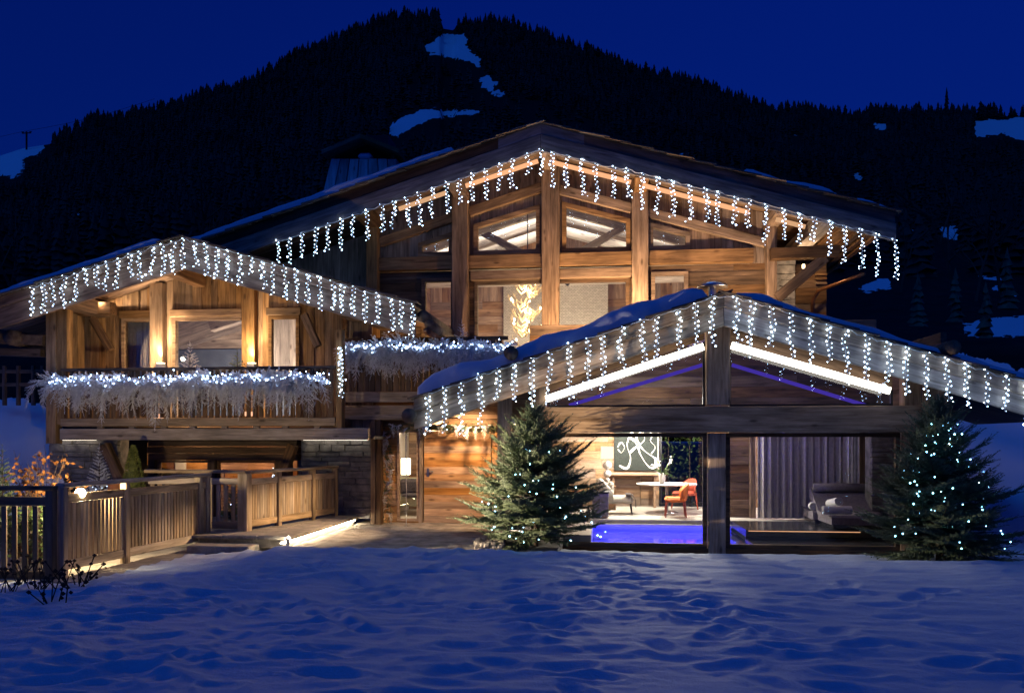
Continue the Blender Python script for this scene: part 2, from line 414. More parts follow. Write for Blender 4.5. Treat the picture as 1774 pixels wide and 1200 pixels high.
# ================================================================== LAND
RID = [(-900, 330), (-100, 278), (0, 270), (40, 257), (85, 250), (97, 246), (112, 236), (165, 210), (205, 210), (240, 200), (300, 188), (350, 166), (400, 156), (440, 140), (488, 116),
       (505, 102), (560, 78), (600, 62), (640, 45), (690, 31), (762, 29), (768, 50), (786, 53), (792, 42), (860, 37), (920, 54), (1000, 84), (1100, 120), (1200, 144), (1300, 180),
       (1335, 194), (1370, 191), (1430, 198), (1490, 209), (1510, 199), (1600, 199), (1700, 199), (1774, 203), (2700, 230)]
RU = np.array([a for a, b in RID], float); RV = np.array([b for a, b in RID], float)
RR = 1000.0
def land_z(u, r, d):
    E = (VH - np.interp(u, RU, RV)) / F
    t = np.clip(r / RR, 0, None)
    zf = EYE + d * E * np.minimum(t, 1) ** .35 - np.maximum(r - RR, 0) * .75
    w = np.clip((r - 15) / 17, 0, 1); w = w * w * (3 - 2 * w)
    b = fbm(u / 90.0, np.log(r) * 6, 4, 3) * np.clip(r / 40, .25, 12) * .22 * np.clip((RR - r) / 200, 0, 1)
    return -.25 * (1 - w) + w * (zf + b)
PATCH = [[(740, 93), (752, 71), (770, 60), (808, 60), (809, 78), (818, 93), (833, 108), (830, 117), (804, 108), (781, 98)],
         [(821, 144), (838, 130), (855, 130), (858, 145), (866, 168), (845, 162), (838, 149)],
         [(671, 220), (689, 206), (723, 193), (787, 191), (850, 190), (818, 198), (750, 205), (716, 220), (693, 237), (674, 233)],
         [(-900, 290), (0, 266), (40, 254), (83, 247), (78, 262), (45, 272), (36, 300), (30, 310), (0, 302), (-900, 350)],
         [(1688, 210), (1774, 203), (2300, 215), (2300, 260), (1774, 242), (1758, 238), (1740, 228), (1720, 236), (1695, 237)],
         [(1505, 210), (1533, 216), (1530, 226), (1512, 222)], [(1372, 233), (1392, 235), (1388, 242), (1376, 240)],
         [(1572, 398), (1590, 394), (1650, 393), (1668, 398), (1664, 414), (1640, 416), (1625, 405), (1580, 404)],
         [(1690, 474), (1740, 484), (1745, 490), (1700, 482)], [(1720, 493), (1766, 510), (1762, 517), (1715, 501)],
         [(1674, 562), (1700, 551), (1774, 548), (2200, 556), (2200, 600), (1774, 580), (1720, 583), (1680, 580)],
         [(1488, 490), (1540, 480), (1546, 500), (1495, 506)], [(118, 366), (150, 368), (148, 378), (122, 376)], [(60, 350), (78, 349), (80, 355), (62, 355)],
         [(1255, 265), (1275, 264), (1276, 270), (1258, 270)], [(1165, 268), (1195, 266), (1198, 272), (1170, 273)], [(1478, 300), (1492, 296), (1494, 310), (1480, 312)],
         [(-3000, 695), (40, 690), (112, 715), (112, 1300), (-3000, 1300)], [(1540, 596), (1640, 606), (1774, 640), (5000, 640), (5000, 1300), (1540, 1300)]]
GAP = [(758, 5), (796, 5), (790, 62), (768, 62)]
def snowmask(u, v):
    m = np.zeros(np.shape(u), bool)
    for p in PATCH: m |= inpoly(u, v, p)
    return m
def make_land():
    us = np.concatenate([887 + F * np.tan(np.radians(np.linspace(-80, -37, 26)))[:-1], np.linspace(-150, 1930, 660), 887 + F * np.tan(np.radians(np.linspace(38, 80, 26)))[1:]])
    rs = np.concatenate([np.geomspace(13, RR, 300), [1030, 1100, 1250]])
    U, R = np.meshgrid(us, rs)
    A = np.arctan((U - 887) / F); D = R * np.cos(A); LT = R * np.sin(A)
    Z = land_z(U, R, D)
    X = -sP * D + cP * LT; Y = cP * D + sP * LT
    V = np.stack([X, Y, Z], -1).reshape(-1, 3)
    nr, nc = U.shape
    idx = np.arange(nr * nc).reshape(nr, nc)
    Q = np.stack([idx[:-1, :-1], idx[:-1, 1:], idx[1:, 1:], idx[1:, :-1]], -1).reshape(-1, 4)
    c = V[Q].mean(1)
    inside = (c[:, 0] > -10.0) & (c[:, 0] < 6.45) & (c[:, 1] < 30) & (c[:, 1] > 9)
    inside |= (c[:, 1] < 14.5) & (np.abs(c[:, 0]) < 9.0)
    Q = Q[~inside]
    o = mknp("hillside", V, Q, None if False else M_land, smooth=True)
    vv = VH - F * (Z - EYE) / D
    ju = U + fbm(X * .9 / np.clip(R / 60, .5, 99), Y * .9 / np.clip(R / 60, .5, 99), 3, 11) * 26; jv = vv + fbm(U / 24.0, vv / 5.0, 4, 23) * 13
    g = np.random.default_rng(9); m = 0
    for k in range(6):
        f1 = fbm(X * 1.7 / np.clip(R / 60, .5, 99) + 31 * k, Y * 1.7 / np.clip(R / 60, .5, 99), 3, 61 + k)
        m = m + snowmask(U + f1 * 20 + fbm(U / 30.0, vv / 9.0, 3, 11) * 16, vv + fbm(U / 16.0 + 9 * k, vv / 3.5, 4, 23 + k) * 12) / 6.0
    m = m.astype(np.float32).ravel()
    at = o.data.attributes.new("snow", 'FLOAT', 'POINT'); at.data.foreach_set("value", m)
    return tag(o, kind='structure')
M_land, _t, _b = mat("winter_hillside")
_a = N(_t, "ShaderNodeAttribute", attribute_name="snow")
_tc = N(_t, "ShaderNodeTexCoord"); _n = N(_t, "ShaderNodeTexNoise"); _n.inputs['Scale'].default_value = .6; _n.inputs['Detail'].default_value = 8
_t.links.new(_tc.outputs['Object'], _n.inputs['Vector'])
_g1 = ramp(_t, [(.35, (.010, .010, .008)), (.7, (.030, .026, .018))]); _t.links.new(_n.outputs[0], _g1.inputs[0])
_n4 = N(_t, "ShaderNodeTexNoise"); _n4.inputs['Scale'].default_value = .07; _n4.inputs['Detail'].default_value = 9; _n4.inputs['Roughness'].default_value = .7; _t.links.new(_tc.outputs['Object'], _n4.inputs['Vector'])
_ad = N(_t, "ShaderNodeMath", operation='MULTIPLY_ADD'); _t.links.new(_n4.outputs[0], _ad.inputs[0]); _ad.inputs[1].default_value = .9; _t.links.new(_a.outputs['Fac'], _ad.inputs[2])
_rs = ramp(_t, [(.90, (0, 0, 0)), (.99, (1, 1, 1))]); _t.links.new(_ad.outputs[0], _rs.inputs[0])
_mx = N(_t, "ShaderNodeMix", data_type='RGBA'); _t.links.new(_rs.outputs[0], _mx.inputs[0]); _t.links.new(_g1.outputs[0], _mx.inputs[6]); _mx.inputs[7].default_value = (.86, .88, .92, 1)
_t.links.new(_mx.outputs[2], _b.inputs['Base Color']); _b.inputs['Roughness'].default_value = .9; _b.inputs['Specular IOR Level'].default_value = .1
_bp = N(_t, "ShaderNodeBump"); _bp.inputs['Strength'].default_value = .3; _bp.inputs['Distance'].default_value = .1; _t.links.new(_n.outputs[0], _bp.inputs['Height']); _t.links.new(_bp.outputs[0], _b.inputs['Normal'])
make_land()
gm = [(3500 * math.cos(a), 3500 * math.sin(a), -1.8) for a in [2 * math.pi * i / 64 for i in range(64)]]
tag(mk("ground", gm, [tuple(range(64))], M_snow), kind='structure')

# ---- foreground snow with footprints
def make_snow():
    xs = np.arange(-10.2, 10.0, .04); ys = np.concatenate([np.arange(2.6, 9, .035), np.arange(9, 14.75, .05)])
    X, Y = np.meshgrid(xs, ys)
    side = np.clip((X + 7.0) / 2.0, 0, 1); tt = np.clip((Y - 6) / 6.2, 0, 1); tt = tt * tt * (3 - 2 * tt); td = np.clip((Y - 12.4) / .9, 0, 1)
    crest = side * .145 * tt - td * td * (3 - 2 * td) * (.20 * side + .02)
    Z = np.full(X.shape, -.13) + fbm(X / 3.1, Y / 3.1, 3, 5) * .07 + crest
    wl = np.clip((2.2 - X + (Y - 9) * .25) / 4.5, .18, 1)            # the left and middle are the most trodden
    wx = X + fbm(X / 1.1, Y / 1.1, 2, 91) * .6; wy = Y + fbm(X / 1.1, Y / 1.1, 2, 77) * .6
    rg = 1 - np.abs(vnoise(wx / 1.0, wy / .55, 31)) * 2.6
    rg3 = 1 - np.abs(vnoise(wx / 2.1, wy / .95, 51)) * 2.2
    rg2 = 1 - np.abs(vnoise(wx / .42, wy / .22, 37)) * 2.6
    Z += (np.clip(rg, 0, 1) ** 3 * .026 + np.clip(rg3, 0, 1) ** 6 * .040 + np.clip(rg2, 0, 1) ** 2.5 * .026) * wl
    Z += fbm(X / .30, Y / .10, 3, 41) * .013 + fbm(X / 1.0, Y / .26, 4, 43) * .020
    r = random.Random(3); pts = []
    for (x0, y0, x1, y1, n) in [(-4.5, 4, -1.0, 13, 26), (-1.8, 4, .6, 13, 26), (.6, 4.2, -2.2, 13, 24), (-6, 5, -3.5, 13, 22), (2.9, 4, .2, 11, 20), (5.2, 6.0, .4, 9.4, 16), (-5.5, 8, 4.4, 10.2, 24), (-6, 11.5, 1, 12.4, 20), (4.3, 4.2, 2.2, 12.6, 16), (-7.5, 6, -2, 6.8, 14)]:
        for i in range(n):
            t = (i + r.uniform(-.2, .2)) / n; L = math.hypot(x1 - x0, y1 - y0)
            nx, ny = -(y1 - y0) / L, (x1 - x0) / L; s = .13 * (1 if i % 2 else -1) + r.gauss(0, .12)
            pts.append((x0 + (x1 - x0) * t + nx * s, y0 + (y1 - y0) * t + ny * s, r.gauss(0, .45), r.uniform(.022, .05)))
    for i in range(90): pts.append((r.uniform(-7, 1.5), r.uniform(4, 13), r.gauss(0, .5), r.uniform(.02, .05)))
    for (px, py, a, dp) in pts:
        i0, i1 = np.searchsorted(xs, [px - .8, px + .8]); j0, j1 = np.searchsorted(ys, [py - .8, py + .8])
        dx = X[j0:j1, i0:i1] - px; dy = Y[j0:j1, i0:i1] - py
        q = ((dx * math.cos(a) + dy * math.sin(a)) / .24) ** 2 + ((-dx * math.sin(a) + dy * math.cos(a)) / .105) ** 2
        Z[j0:j1, i0:i1] += -dp * np.exp(-q ** 1.5) + dp * .38 * np.exp(-((np.sqrt(q) - 1.45) / .35) ** 2)
    # banks: stop before the patio, dip beneath the path slab
    lim = np.where(X < -1.0, 13.25 + fbm(X / .8, X * 0 + 3, 2, 8) * .25, 14.75)
    k = np.clip((Y - lim + .28) / .28, 0, 1); Z -= k * k * .4
    k2 = np.clip((-6.82 - X) / .25, 0, 1) * np.clip((Y - 9.85) / .25, 0, 1); Z -= k2 * .45
    k3 = np.clip((-6.9 - X) / .5, 0, 1) * np.clip((Y - 8.2) / 1.6, 0, 1); Z -= k3 * .03
    V = np.stack([X, Y, Z], -1).reshape(-1, 3); nr, nc = X.shape
    idx = np.arange(nr * nc).reshape(nr, nc)
    Q = np.stack([idx[:-1, :-1], idx[:-1, 1:], idx[1:, 1:], idx[1:, :-1]], -1).reshape(-1, 4)
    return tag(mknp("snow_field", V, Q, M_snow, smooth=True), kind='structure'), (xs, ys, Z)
_, SNOW = make_snow()
def snow_z(x, y):
    xs, ys, Z = SNOW
    return float(Z[min(len(ys) - 1, np.searchsorted(ys, y)), min(len(xs) - 1, np.searchsorted(xs, x))])

# ---- patio, path, raised walkway
M_patio = plain("trodden_gravel", (.40, .35, .29), .9, (.17, .145, .12), 3.5, .9, bscale=16, det=9)
def slab(name, x0, x1, y0, y1, z0, z1, m, rough=.006, st=.09):
    nx = max(2, int((x1 - x0) / st)); ny = max(2, int((y1 - y0) / st))
    xs = np.linspace(x0, x1, nx); ys = np.linspace(y0, y1, ny); X, Y = np.meshgrid(xs, ys)
    Z = z1 + fbm(X / .3, Y / .3, 3, 17) * rough * 2
    V = np.stack([X, Y, Z], -1).reshape(-1, 3).tolist(); idx = np.arange(nx * ny).reshape(ny, nx)
    Fc = np.stack([idx[:-1, :-1], idx[:-1, 1:], idx[1:, 1:], idx[1:, :-1]], -1).reshape(-1, 4).tolist()
    ring = idx[0, :].tolist() + idx[1:, -1].tolist() + idx[-1, -2::-1].tolist() + idx[-2:0:-1, 0].tolist()
    b = len(V); V += [(V[i][0], V[i][1], z0) for i in ring]; n = len(ring)
    Fc += [(ring[i], b + i, b + (i + 1) % n, ring[(i + 1) % n]) for i in range(n)]
    return mk(name, V, Fc, m, None, None, False)
tag(slab("patio", -5.36, -.75, 12.9, 17.6, -.4, -.03, M_patio, .012, .06), kind='structure')
tag(slab("path", -13, -6.78, 9.9, 17.3, -.5, -.10, M_concrete, .01), kind='structure')
WKX, WKY = -5.34, 13.25
wk = tag(slab("walkway", -8.9, -5.52, 13.45, 17.15, -.095, .07, M_concrete), kind='structure')
# paving flags on the walkway, their outer course forms the lit edge
r_ = random.Random(5)
y = WKY
while y < 17.1:
    L = min(r_.uniform(.55, .85), 17.12 - y)
    if L < .2: break
    for (xa, xb) in [(-5.98, WKX), (-6.62, -5.995), (-7.24, -6.635)]:
        v, f = rbox(xa + .006, xb + r_.uniform(-.006, .012), y + .006, y + L - .006, .072, .135 + r_.uniform(-.006, .006), .012)
        mk("flagstone", v, f, M_concrete, wk)
    y += L
v, f = rbox(-7.0, -5.9, 12.75, 13.2, -.3, .015, .02); tag(mk("stone_step", v, f, M_concrete), "low stone step at the near end of the lit walkway", "step")
sl = thing("light_strip", "long bright strip light glowing under the edge of the raised walkway", "strip light", (WKX + .02, 13.3, .03))
beam("diffuser", (WKX - .10, 13.05, .045), (WKX - .10, 17.05, .045), .04, .03, emit("walkway_led", (1.0, .84, .58), 85), sl)
beam("riser", (WKX - .15, 13.28, 0), (WKX - .15, 17.1, 0), .06, .12, M_concrete, wk, ch=.004)

# ================================================================== FAR FOREST
def far_tree(seed, tiers=8, sides=9):
    r = random.Random(seed); V = [(0, 0, 1.02)]; T = []
    for i in range(tiers):
        z0 = 1 - (i + .0) / tiers * .93; z1 = z0 - 1.55 / tiers; rad = (.03 + .17 * ((i + 1) / tiers) ** .85)
        c = len(V); V.append((0, 0, min(1.02, z0 + .03)))
        for k in range(sides):
            a = 2 * math.pi * (k + r.uniform(-.3, .3)) / sides; q = rad * (r.uniform(.55, 1.15))
            V.append((q * math.cos(a), q * math.sin(a), max(0, z1 + r.uniform(-.03, .03))))
        for k in range(sides): T.append((c, c + 1 + k, c + 1 + (k + 1) % sides))
    return np.array(V, np.float32), np.array(T, np.int32)
FT = [far_tree(i) for i in range(7)]
def forest():
    g = np.random.default_rng(4)
    n = 15000
    u = g.uniform(-260, 2040, n); r = 130 + (RR - 125) * g.uniform(0, 1, n) ** .72
    # the ridge line itself: single trees
    nr = 250; ur = np.linspace(92, 1790, nr) + g.uniform(-3, 3, nr); rr = g.uniform(RR * .985, RR, nr)
    u = np.concatenate([ur, u]); r = np.concatenate([rr, r]); ridge = np.arange(len(u)) < nr
    a = np.arctan((u - 887) / F); d = r * np.cos(a); lt = r * np.sin(a); z = land_z(u, r, d)
    x = -sP * d + cP * lt; yy = cP * d + sP * lt
    h = g.uniform(8.5, 15.5, len(u)) * np.where(r < 350, .8, 1.0); h[ridge] = 6 + 11 * g.uniform(0, 1, nr) ** 1.4
    v0 = VH - F * (z - EYE) / d; v1 = VH - F * (z + h - EYE) / d
    bad = np.zeros(len(u), bool)
    for q in (0, .3, .6, .95):
        vq = v0 + (v1 - v0) * q
        bad |= snowmask(u, vq) | inpoly(u, vq, GAP) | snowmask(u - 4, vq) | snowmask(u + 4, vq)
    bad |= (u < 90) & (v1 < 262) & (u > -200) & (v0 < 320)
    # thin the open meadow under the ski run and the scrubby foot of the hill
    op = inpoly(u, v0, [(700, 250), (690, 150), (770, 100), (850, 150), (1000, 200), (1250, 290), (1550, 320), (1560, 420), (1000, 260)])
    bad |= op & (g.uniform(0, 1, len(u)) < .8) & ~ridge
    bad |= (r < 260) & (g.uniform(0, 1, len(u)) < .55)
    ok = ~bad; n_ind = 0; Vs, Ts, off = [], [], 0
    meshes = []
    for i, (V, T) in enumerate(FT):
        me = bpy.data.meshes.new("spruce_tree"); me.from_pydata(V.tolist(), [], T.tolist()); me.materials.append(M_farneedle); meshes.append(me)
    for i in np.nonzero(ok)[0]:
        k = int(g.integers(7)); w = h[i] * g.uniform(.95, 1.5) * (1.35 if ridge[i] else 1); ang = g.uniform(0, 6.28)
        if ridge[i]:
            o = bpy.data.objects.new("spruce_tree", meshes[k]); COL.objects.link(o)
            o.location = (x[i], yy[i], z[i] - .6); o.scale = (w, w, h[i]); o.rotation_euler = (0, 0, ang)
            tag(o, "dark spruce standing in the tree line along the mountain ridge", "spruce tree", "spruces along the mountain ridge")
            continue
        V, T = FT[k]; c, s = math.cos(ang), math.sin(ang)
        W = np.stack([(V[:, 0] * c - V[:, 1] * s) * w + x[i], (V[:, 0] * s + V[:, 1] * c) * w + yy[i], V[:, 2] * h[i] + z[i] - .6], -1)
        Vs.append(W); Ts.append(T + off); off += len(V)
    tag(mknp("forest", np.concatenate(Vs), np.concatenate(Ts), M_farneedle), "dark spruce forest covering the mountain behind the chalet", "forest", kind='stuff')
forest()
# a single tall spruce above the right-hand ridge
def far_point(u, v, r):
    """land point in the direction u at radius r"""
    a = math.atan((u - 887) / F); d = r * math.cos(a); lt = r * math.sin(a)
    return Vector((-sP * d + cP * lt, cP * d + sP * lt, float(land_z(np.array(u), np.array(r), np.array(d)))))
p = far_point(1640, 0, 960); o = mknp("tall_spruce", FT[2][0] * np.array([20, 20, 34]), FT[2][1], M_farneedle, None, Matrix.Translation(p)); tag(o, "single tall spruce rising above the lower ridge beside the upper snow meadow", "spruce tree")
# bare trees on the slope
def bare_tree(h, seed):
    r = random.Random(seed); parts = []
    def rec(p, d, L, rad, lv):
        pts = [p]; q = p
        for i in range(4):
            d = (d + Vector((r.gauss(0, .09), r.gauss(0, .09), .05))).normalized(); q = q + d * L / 4; pts.append(q)
        parts.append(tube_np(pts, rad, 4 if lv < 2 else 3, .45))
        if lv < 4:
            for i in range(3 if lv else 6):
                t = r.uniform(.35, 1) if lv else r.uniform(.3, 1)
                j = min(3, int(t * 4)); nd = (d + Vector((r.gauss(0, .55), r.gauss(0, .55), r.uniform(.0, .4)))).normalized()
                rec(pts[j].lerp(pts[j + 1], t * 4 - j if t < 1 else 1), nd, L * r.uniform(.45, .65), rad * .5, lv + 1)
    rec(Vector((0, 0, 0)), Vector((0, 0, 1)), h * .62, h * .016, 0)
    return join(parts)
BT = [bare_tree(1.0, s) for s in (2, 5)]
bmesh_ = []
for V, Fc in BT:
    me = bpy.data.meshes.new("bare_tree"); me.from_pydata([tuple(q) for q in V], [], Fc); me.materials.append(M_twig); bmesh_.append(me)
for i, (u, r, h, lab) in enumerate([(335, 120, 18, "tall bare tree with a forked crown on the dark slope left of the stone chimney"), (395, 110, 14, "bare tree on the dark slope just left of the stone chimney"),
        (240, 150, 17, "thin bare tree below the dip in the wooded skyline"), (1655, 95, 15, "slender bare birch with a pale trunk beside the bank of snow"), (1690, 90, 12, "bare tree on the dark slope right of the pale birch"),
        (1560, 105, 11, "bare tree just beyond the right end of the big roof"), (1735, 100, 14, "rightmost bare tree on the slope behind the glass pool house"), (30, 90, 12, "bare tree at the left edge above the wing's roof")]):
    p = far_point(u, 0, r); o = bpy.data.objects.new("bare_tree", bmesh_[i % 2]); COL.objects.link(o); o.location = p - Vector((0, 0, .3)); o.scale = (h, h, h); o.rotation_euler = (0, 0, i * 1.7)
    tag(o, lab, "tree", "bare trees on the slope")
# ski-lift pylon and cable on the skyline
pb = far_point(46, 0, 980)
py = thing("lift_pylon", "ski lift pylon standing on the snowy crest at the far left", "pylon", pb)
beam("mast", pb - Vector((0, 0, 1)), pb + Vector((0, 0, 19)), 1.3, 1.3, M_black, py, up=(0, 1, 0)); beam("crossarm", pb + Vector((-5, 0, 17.5)), pb + Vector((5, 0, 17.5)), .9, 1.0, M_black, py)
for s in (-4.5, 4.5): beam("sheave", pb + Vector((s - 1.2, 0, 18.7)), pb + Vector((s + 1.2, 0, 18.7)), .6, .8, M_black, py)
cb = far_point(268, 0, 985) + Vector((0, 0, 17)); ca = pb + Vector((-4.5, 0, 19.2)); ce = pb + Vector((-60, 0, 10))
cabp = [ce.lerp(ca, i / 4) for i in range(5)] + [ca.lerp(cb, i / 10) - Vector((0, 0, 3.5 * math.sin(math.pi * i / 10))) for i in range(1, 11)]
tag(tube("lift_cable", cabp, .16, M_black, None, 4), "thin ski lift cable running from the pylon over the trees", "cable")
# ================================================================== BUILDING HELPERS
def lin(p, q):
    return lambda x: p[1] + (q[1] - p[1]) * (x - p[0]) / (q[0] - p[0])
def roof_fn(A, R, B):
    l, r = lin(A, R), lin(R, B)
    return lambda x: l(x) if x < R[0] else r(x)
def gable_roof(parent, A, R, B, y0, y1, boards, wally, deckmat=W_dark, shing=True, sx=.5, shmat=None):
    """A,R,B (x,z) of the verge top at y0. boards: (drop0, drop1, y_front, thick, mat)"""
    deck = None
    for (p, q) in ((A, R), (R, B)):
        o = prism("roof", [(p[0], p[1] - .03), (q[0], q[1] - .03), (q[0], q[1] - .19), (p[0], p[1] - .19)], y0 + .07, y1, deckmat, parent, g=(q[0] - p[0], q[1] - p[1]))
        deck = deck or o
        for (d0, d1, yf, th, m) in boards:
            prism("bargeboard", [(p[0], p[1] - d0), (q[0], q[1] - d0), (q[0], q[1] - d1), (p[0], p[1] - d1)], y0 + yf, y0 + yf + th, m, parent, g=(q[0] - p[0], q[1] - p[1]), ch=.012)
        # soffit boards under the overhang
        yy = y0 + .09; n = max(3, int((wally - yy) / .17)); w = (wally - yy) / n
        for i in range(n):
            dz = rnd.uniform(0, .008)
            prism("soffit_board", [(p[0], p[1] - .195 - dz), (q[0], q[1] - .195 - dz), (q[0], q[1] - .225 - dz), (p[0], p[1] - .225 - dz)], yy + i * w + .004, yy + (i + 1) * w - .004, W_fac, parent, g=(q[0] - p[0], q[1] - p[1]))
        if shing:
            L = math.hypot(q[0] - p[0], q[1] - p[1]); n = int(L / sx); e = Vector((q[0] - p[0], 0, q[1] - p[1])).normalized(); nn = Vector((-e.z, 0, e.x))
            up = 1 if q[1] > p[1] else -1
            for i in range(n):
                s = (i + .5 + rnd.uniform(-.12, .12)) * L / n; l = sx * rnd.uniform(.62, .85)
                c = Vector((p[0], y0 + .14 + rnd.uniform(-.035, .03), p[1])) + e * s + nn * .012
                tl = .055 * up
                d = (e - nn * tl).normalized()
                beam("shingle", c - d * l, c + d * l, .42, rnd.uniform(.018, .034), shmat or W_shing, parent, up=nn, ch=.004)
    return deck
def spans(xa, xb, zb, zt, holes):
    """vertical pieces of one board between zb(x) and zt(x) left by the holes; each piece is (lo_a, lo_b, hi_a, hi_b)"""
    xm = (xa + xb) / 2; cuts = []
    for (h0, h1, lo, hi) in holes:
        if h0 < xm < h1: cuts.append((lo, hi))
    cuts.sort(key=lambda c: c[0](xm))
    out = []; cur = zb
    for lo, hi in cuts:
        if lo(xm) - cur(xm) > .03: out.append((cur(xa), cur(xb), lo(xa), lo(xb)))
        cur = hi
    if zt(xm) - cur(xm) > .03: out.append((cur(xa), cur(xb), zt(xa), zt(xb)))
    return out
K = lambda z: (lambda x: z)
def clad_v(parent, x0, x1, zb, zt, y, w, m, holes=(), th=.05, name="wall_board"):
    e = {x0, x1}
    for h in holes:
        for q in (h[0], h[1]):
            if x0 < q < x1: e.add(q)
    e = sorted(e)
    for a, b in zip(e[:-1], e[1:]):
        n = max(1, round((b - a) / w)); xs = [a + (b - a) * i / n for i in range(n + 1)]
        for i in range(1, n): xs[i] += rnd.uniform(-.25, .25) * (b - a) / n
        for xa, xb in zip(xs[:-1], xs[1:]):
            for (la, lb, ha, hb) in spans(xa, xb, zb, zt, holes):
                d = rnd.uniform(-.014, .014)
                prism(name, [(xa, la), (xb, lb), (xb, hb), (xa, ha)], y + d, y + th + .02, m, parent, g=(0, 1), ch=.008)
def clad_h(parent, x0, x1, z0, z1, y, w, m, holes=(), th=.05, name="wall_board", joint=True):
    """horizontal boards; holes are rectangles (x0,x1,z0,z1)"""
    e = {z0, z1}
    for h in holes:
        for q in (h[2], h[3]):
            if z0 < q < z1: e.add(q)
    e = sorted(e)
    for a, b in zip(e[:-1], e[1:]):
        n = max(1, round((b - a) / w)); zs = [a + (b - a) * i / n for i in range(n + 1)]
        for za, zc in zip(zs[:-1], zs[1:]):
            zm = (za + zc) / 2; segs = []; cur = x0
            for h in sorted([h for h in holes if h[2] < zm < h[3]], key=lambda h: h[0]):
                if h[0] - cur > .03: segs.append((cur, h[0]))
                cur = max(cur, h[1])
            if x1 - cur > .03: segs.append((cur, x1))
            for (xa, xb) in segs:
                cutx = [xa, xb]
                if joint and xb - xa > 2.2: cutx = [xa, rnd.uniform(xa + .8, xb - .8), xb]
                for ca, cb_ in zip(cutx[:-1], cutx[1:]):
                    d = rnd.uniform(-.010, .010)
                    prism(name, [(ca, za), (cb_, za), (cb_, zc), (ca, zc)], y + d, y + th + .02, m, parent, g=(1, 0), ch=.007)
def stone_wall(name, x0, x1, z0, z1, y, parent, hs=.12, ls=.42, m=None):
    m = m or M_stone
    wl = box(name, x0, x1, y + .06, y + .4, z0, z1, m, parent)
    z = z0
    while z < z1 - .03:
        h = min(rnd.uniform(hs * .7, hs * 1.35), z1 - z)
        if z1 - z - h < hs * .5: h = z1 - z
        x = x0
        while x < x1 - .02:
            l = rnd.uniform(ls * .5, ls * 1.6)
            if x1 - x - l < ls * .4: l = x1 - x
            v, f = rbox(x + .005, x + l - .005, y - rnd.uniform(0, .045), y + .07, z + .004, z + h - .004, .012)
            v = [(a + rnd.uniform(-.006, .006), b + rnd.uniform(-.006, .006), c + rnd.uniform(-.006, .006)) for a, b, c in v]
            mk("stone", v, f, m, wl)
            x += l
        z += h
    return wl
def roof_snow(name, label, p, q, y0, y1, th, seed, edge=.25, rough=1.0, s0=0, s1=1):
    """snow lying on a roof slope from p to q (x,z at the verge top)"""
    L = math.hypot(q[0] - p[0], q[1] - p[1]); e = Vector((q[0] - p[0], 0, q[1] - p[1])).normalized(); nn = Vector((-e.z, 0, e.x))
    if nn.z < 0: nn = -nn
    ns = max(8, int(L * (s1 - s0) / .07)); ny = max(6, int((y1 - y0) / .12))
    a = np.linspace(s0, s1, ns) * L; b = np.linspace(0, 1, ny) ** 1.3 * (y1 - y0) + y0
    Sg, Yg = np.meshgrid(a, b)
    ed = np.minimum(np.minimum((Sg - s0 * L), (s1 * L - Sg)) / (edge * 2.2), (Yg - y0) / edge); ed = np.clip(ed, 0, 1)
    H = th * np.sqrt(1 - (1 - ed) ** 2) * (1 + rough * fbm(Sg / .8, Yg / .8, 3, seed) * .5) + .02
    yo = Yg + fbm(Sg / .5, Sg * 0, 3, seed + 5) * .10 * (1 - np.clip((Yg - y0) / .6, 0, 1)) - .1 * (1 - np.clip((Yg - y0) / .25, 0, 1)) * np.clip(H / max(th, .01), 0, 1)
    Px = p[0] + e.x * Sg + nn.x * H; Pz = p[1] + e.z * Sg + nn.z * H
    V = np.stack([Px, yo, Pz], -1).reshape(-1, 3); idx = np.arange(ns * ny).reshape(ny, ns)
    Q = np.stack([idx[:-1, :-1], idx[:-1, 1:], idx[1:, 1:], idx[1:, :-1]], -1).reshape(-1, 4)
    # skirt down to the roof
    ring = idx[0, :].tolist() + idx[1:, -1].tolist() + idx[-1, -2::-1].tolist() + idx[-2:0:-1, 0].tolist()
    V2 = V[ring] - np.array([nn.x, 0, nn.z]) * (H.reshape(-1)[ring][:, None] - .003); nb = len(V); k = len(ring)
    Q2 = np.array([(ring[i], nb + i, nb + (i + 1) % k, ring[(i + 1) % k]) for i in range(k)])
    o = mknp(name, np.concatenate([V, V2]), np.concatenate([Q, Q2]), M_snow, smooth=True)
    return tag(o, label, "snow", kind='stuff')
def pt(u, v, Y): p = P(u, v, Y); return (p.x, p.z)
def log(name, c, r, y0, y1, parent, m=None):
    n = 5; pts = [(c[0] + rnd.uniform(-.01, .01), y0 + (y1 - y0) * i / n, c[1] + rnd.uniform(-.01, .01)) for i in range(n + 1)]
    return tube(name, pts, r, m or M_logend, parent, 12)

# ================================================================== GLASS POOL HOUSE (right front)
YPF, YPW = 14.0, 15.0
pool = thing("pool_house", "low timber pool house with glazed gable and lit swimming pool", "pool house", (XX(1243, 15), 15, 0))
pA, pR, pB0 = pt(716, 690, YPF), pt(1255, 507, YPF), pt(1765, 656, YPF)
zr = lin(pR, pB0); pB = (XX(1930, YPF), zr(XX(1930, YPF)))
pf = roof_fn(pA, pR, pB)
YPB = 18.85
gable_roof(pool, pA, pR, pB, YPF, YPB, [(0, .24, .015, .05, W_tan), (.24, .56, .045, .05, W_tan)], YPW, sx=.42)
ZB1, ZB0 = ZZ(1243, 704, YPW), ZZ(1243, 749, YPW)            # beam
xl, xr = XX(932, YPW), XX(1575, YPW); xc0, xc1 = XX(1222, YPW), XX(1263, YPW)
beam("tie_beam", (xl - .1, YPW - .02, (ZB0 + ZB1) / 2), (xr + .15, YPW - .02, (ZB0 + ZB1) / 2), .26, ZB1 - ZB0, W_tan, pool, seg=14, jit=.025)
zpk = pf((xc0 + xc1) / 2) - .23
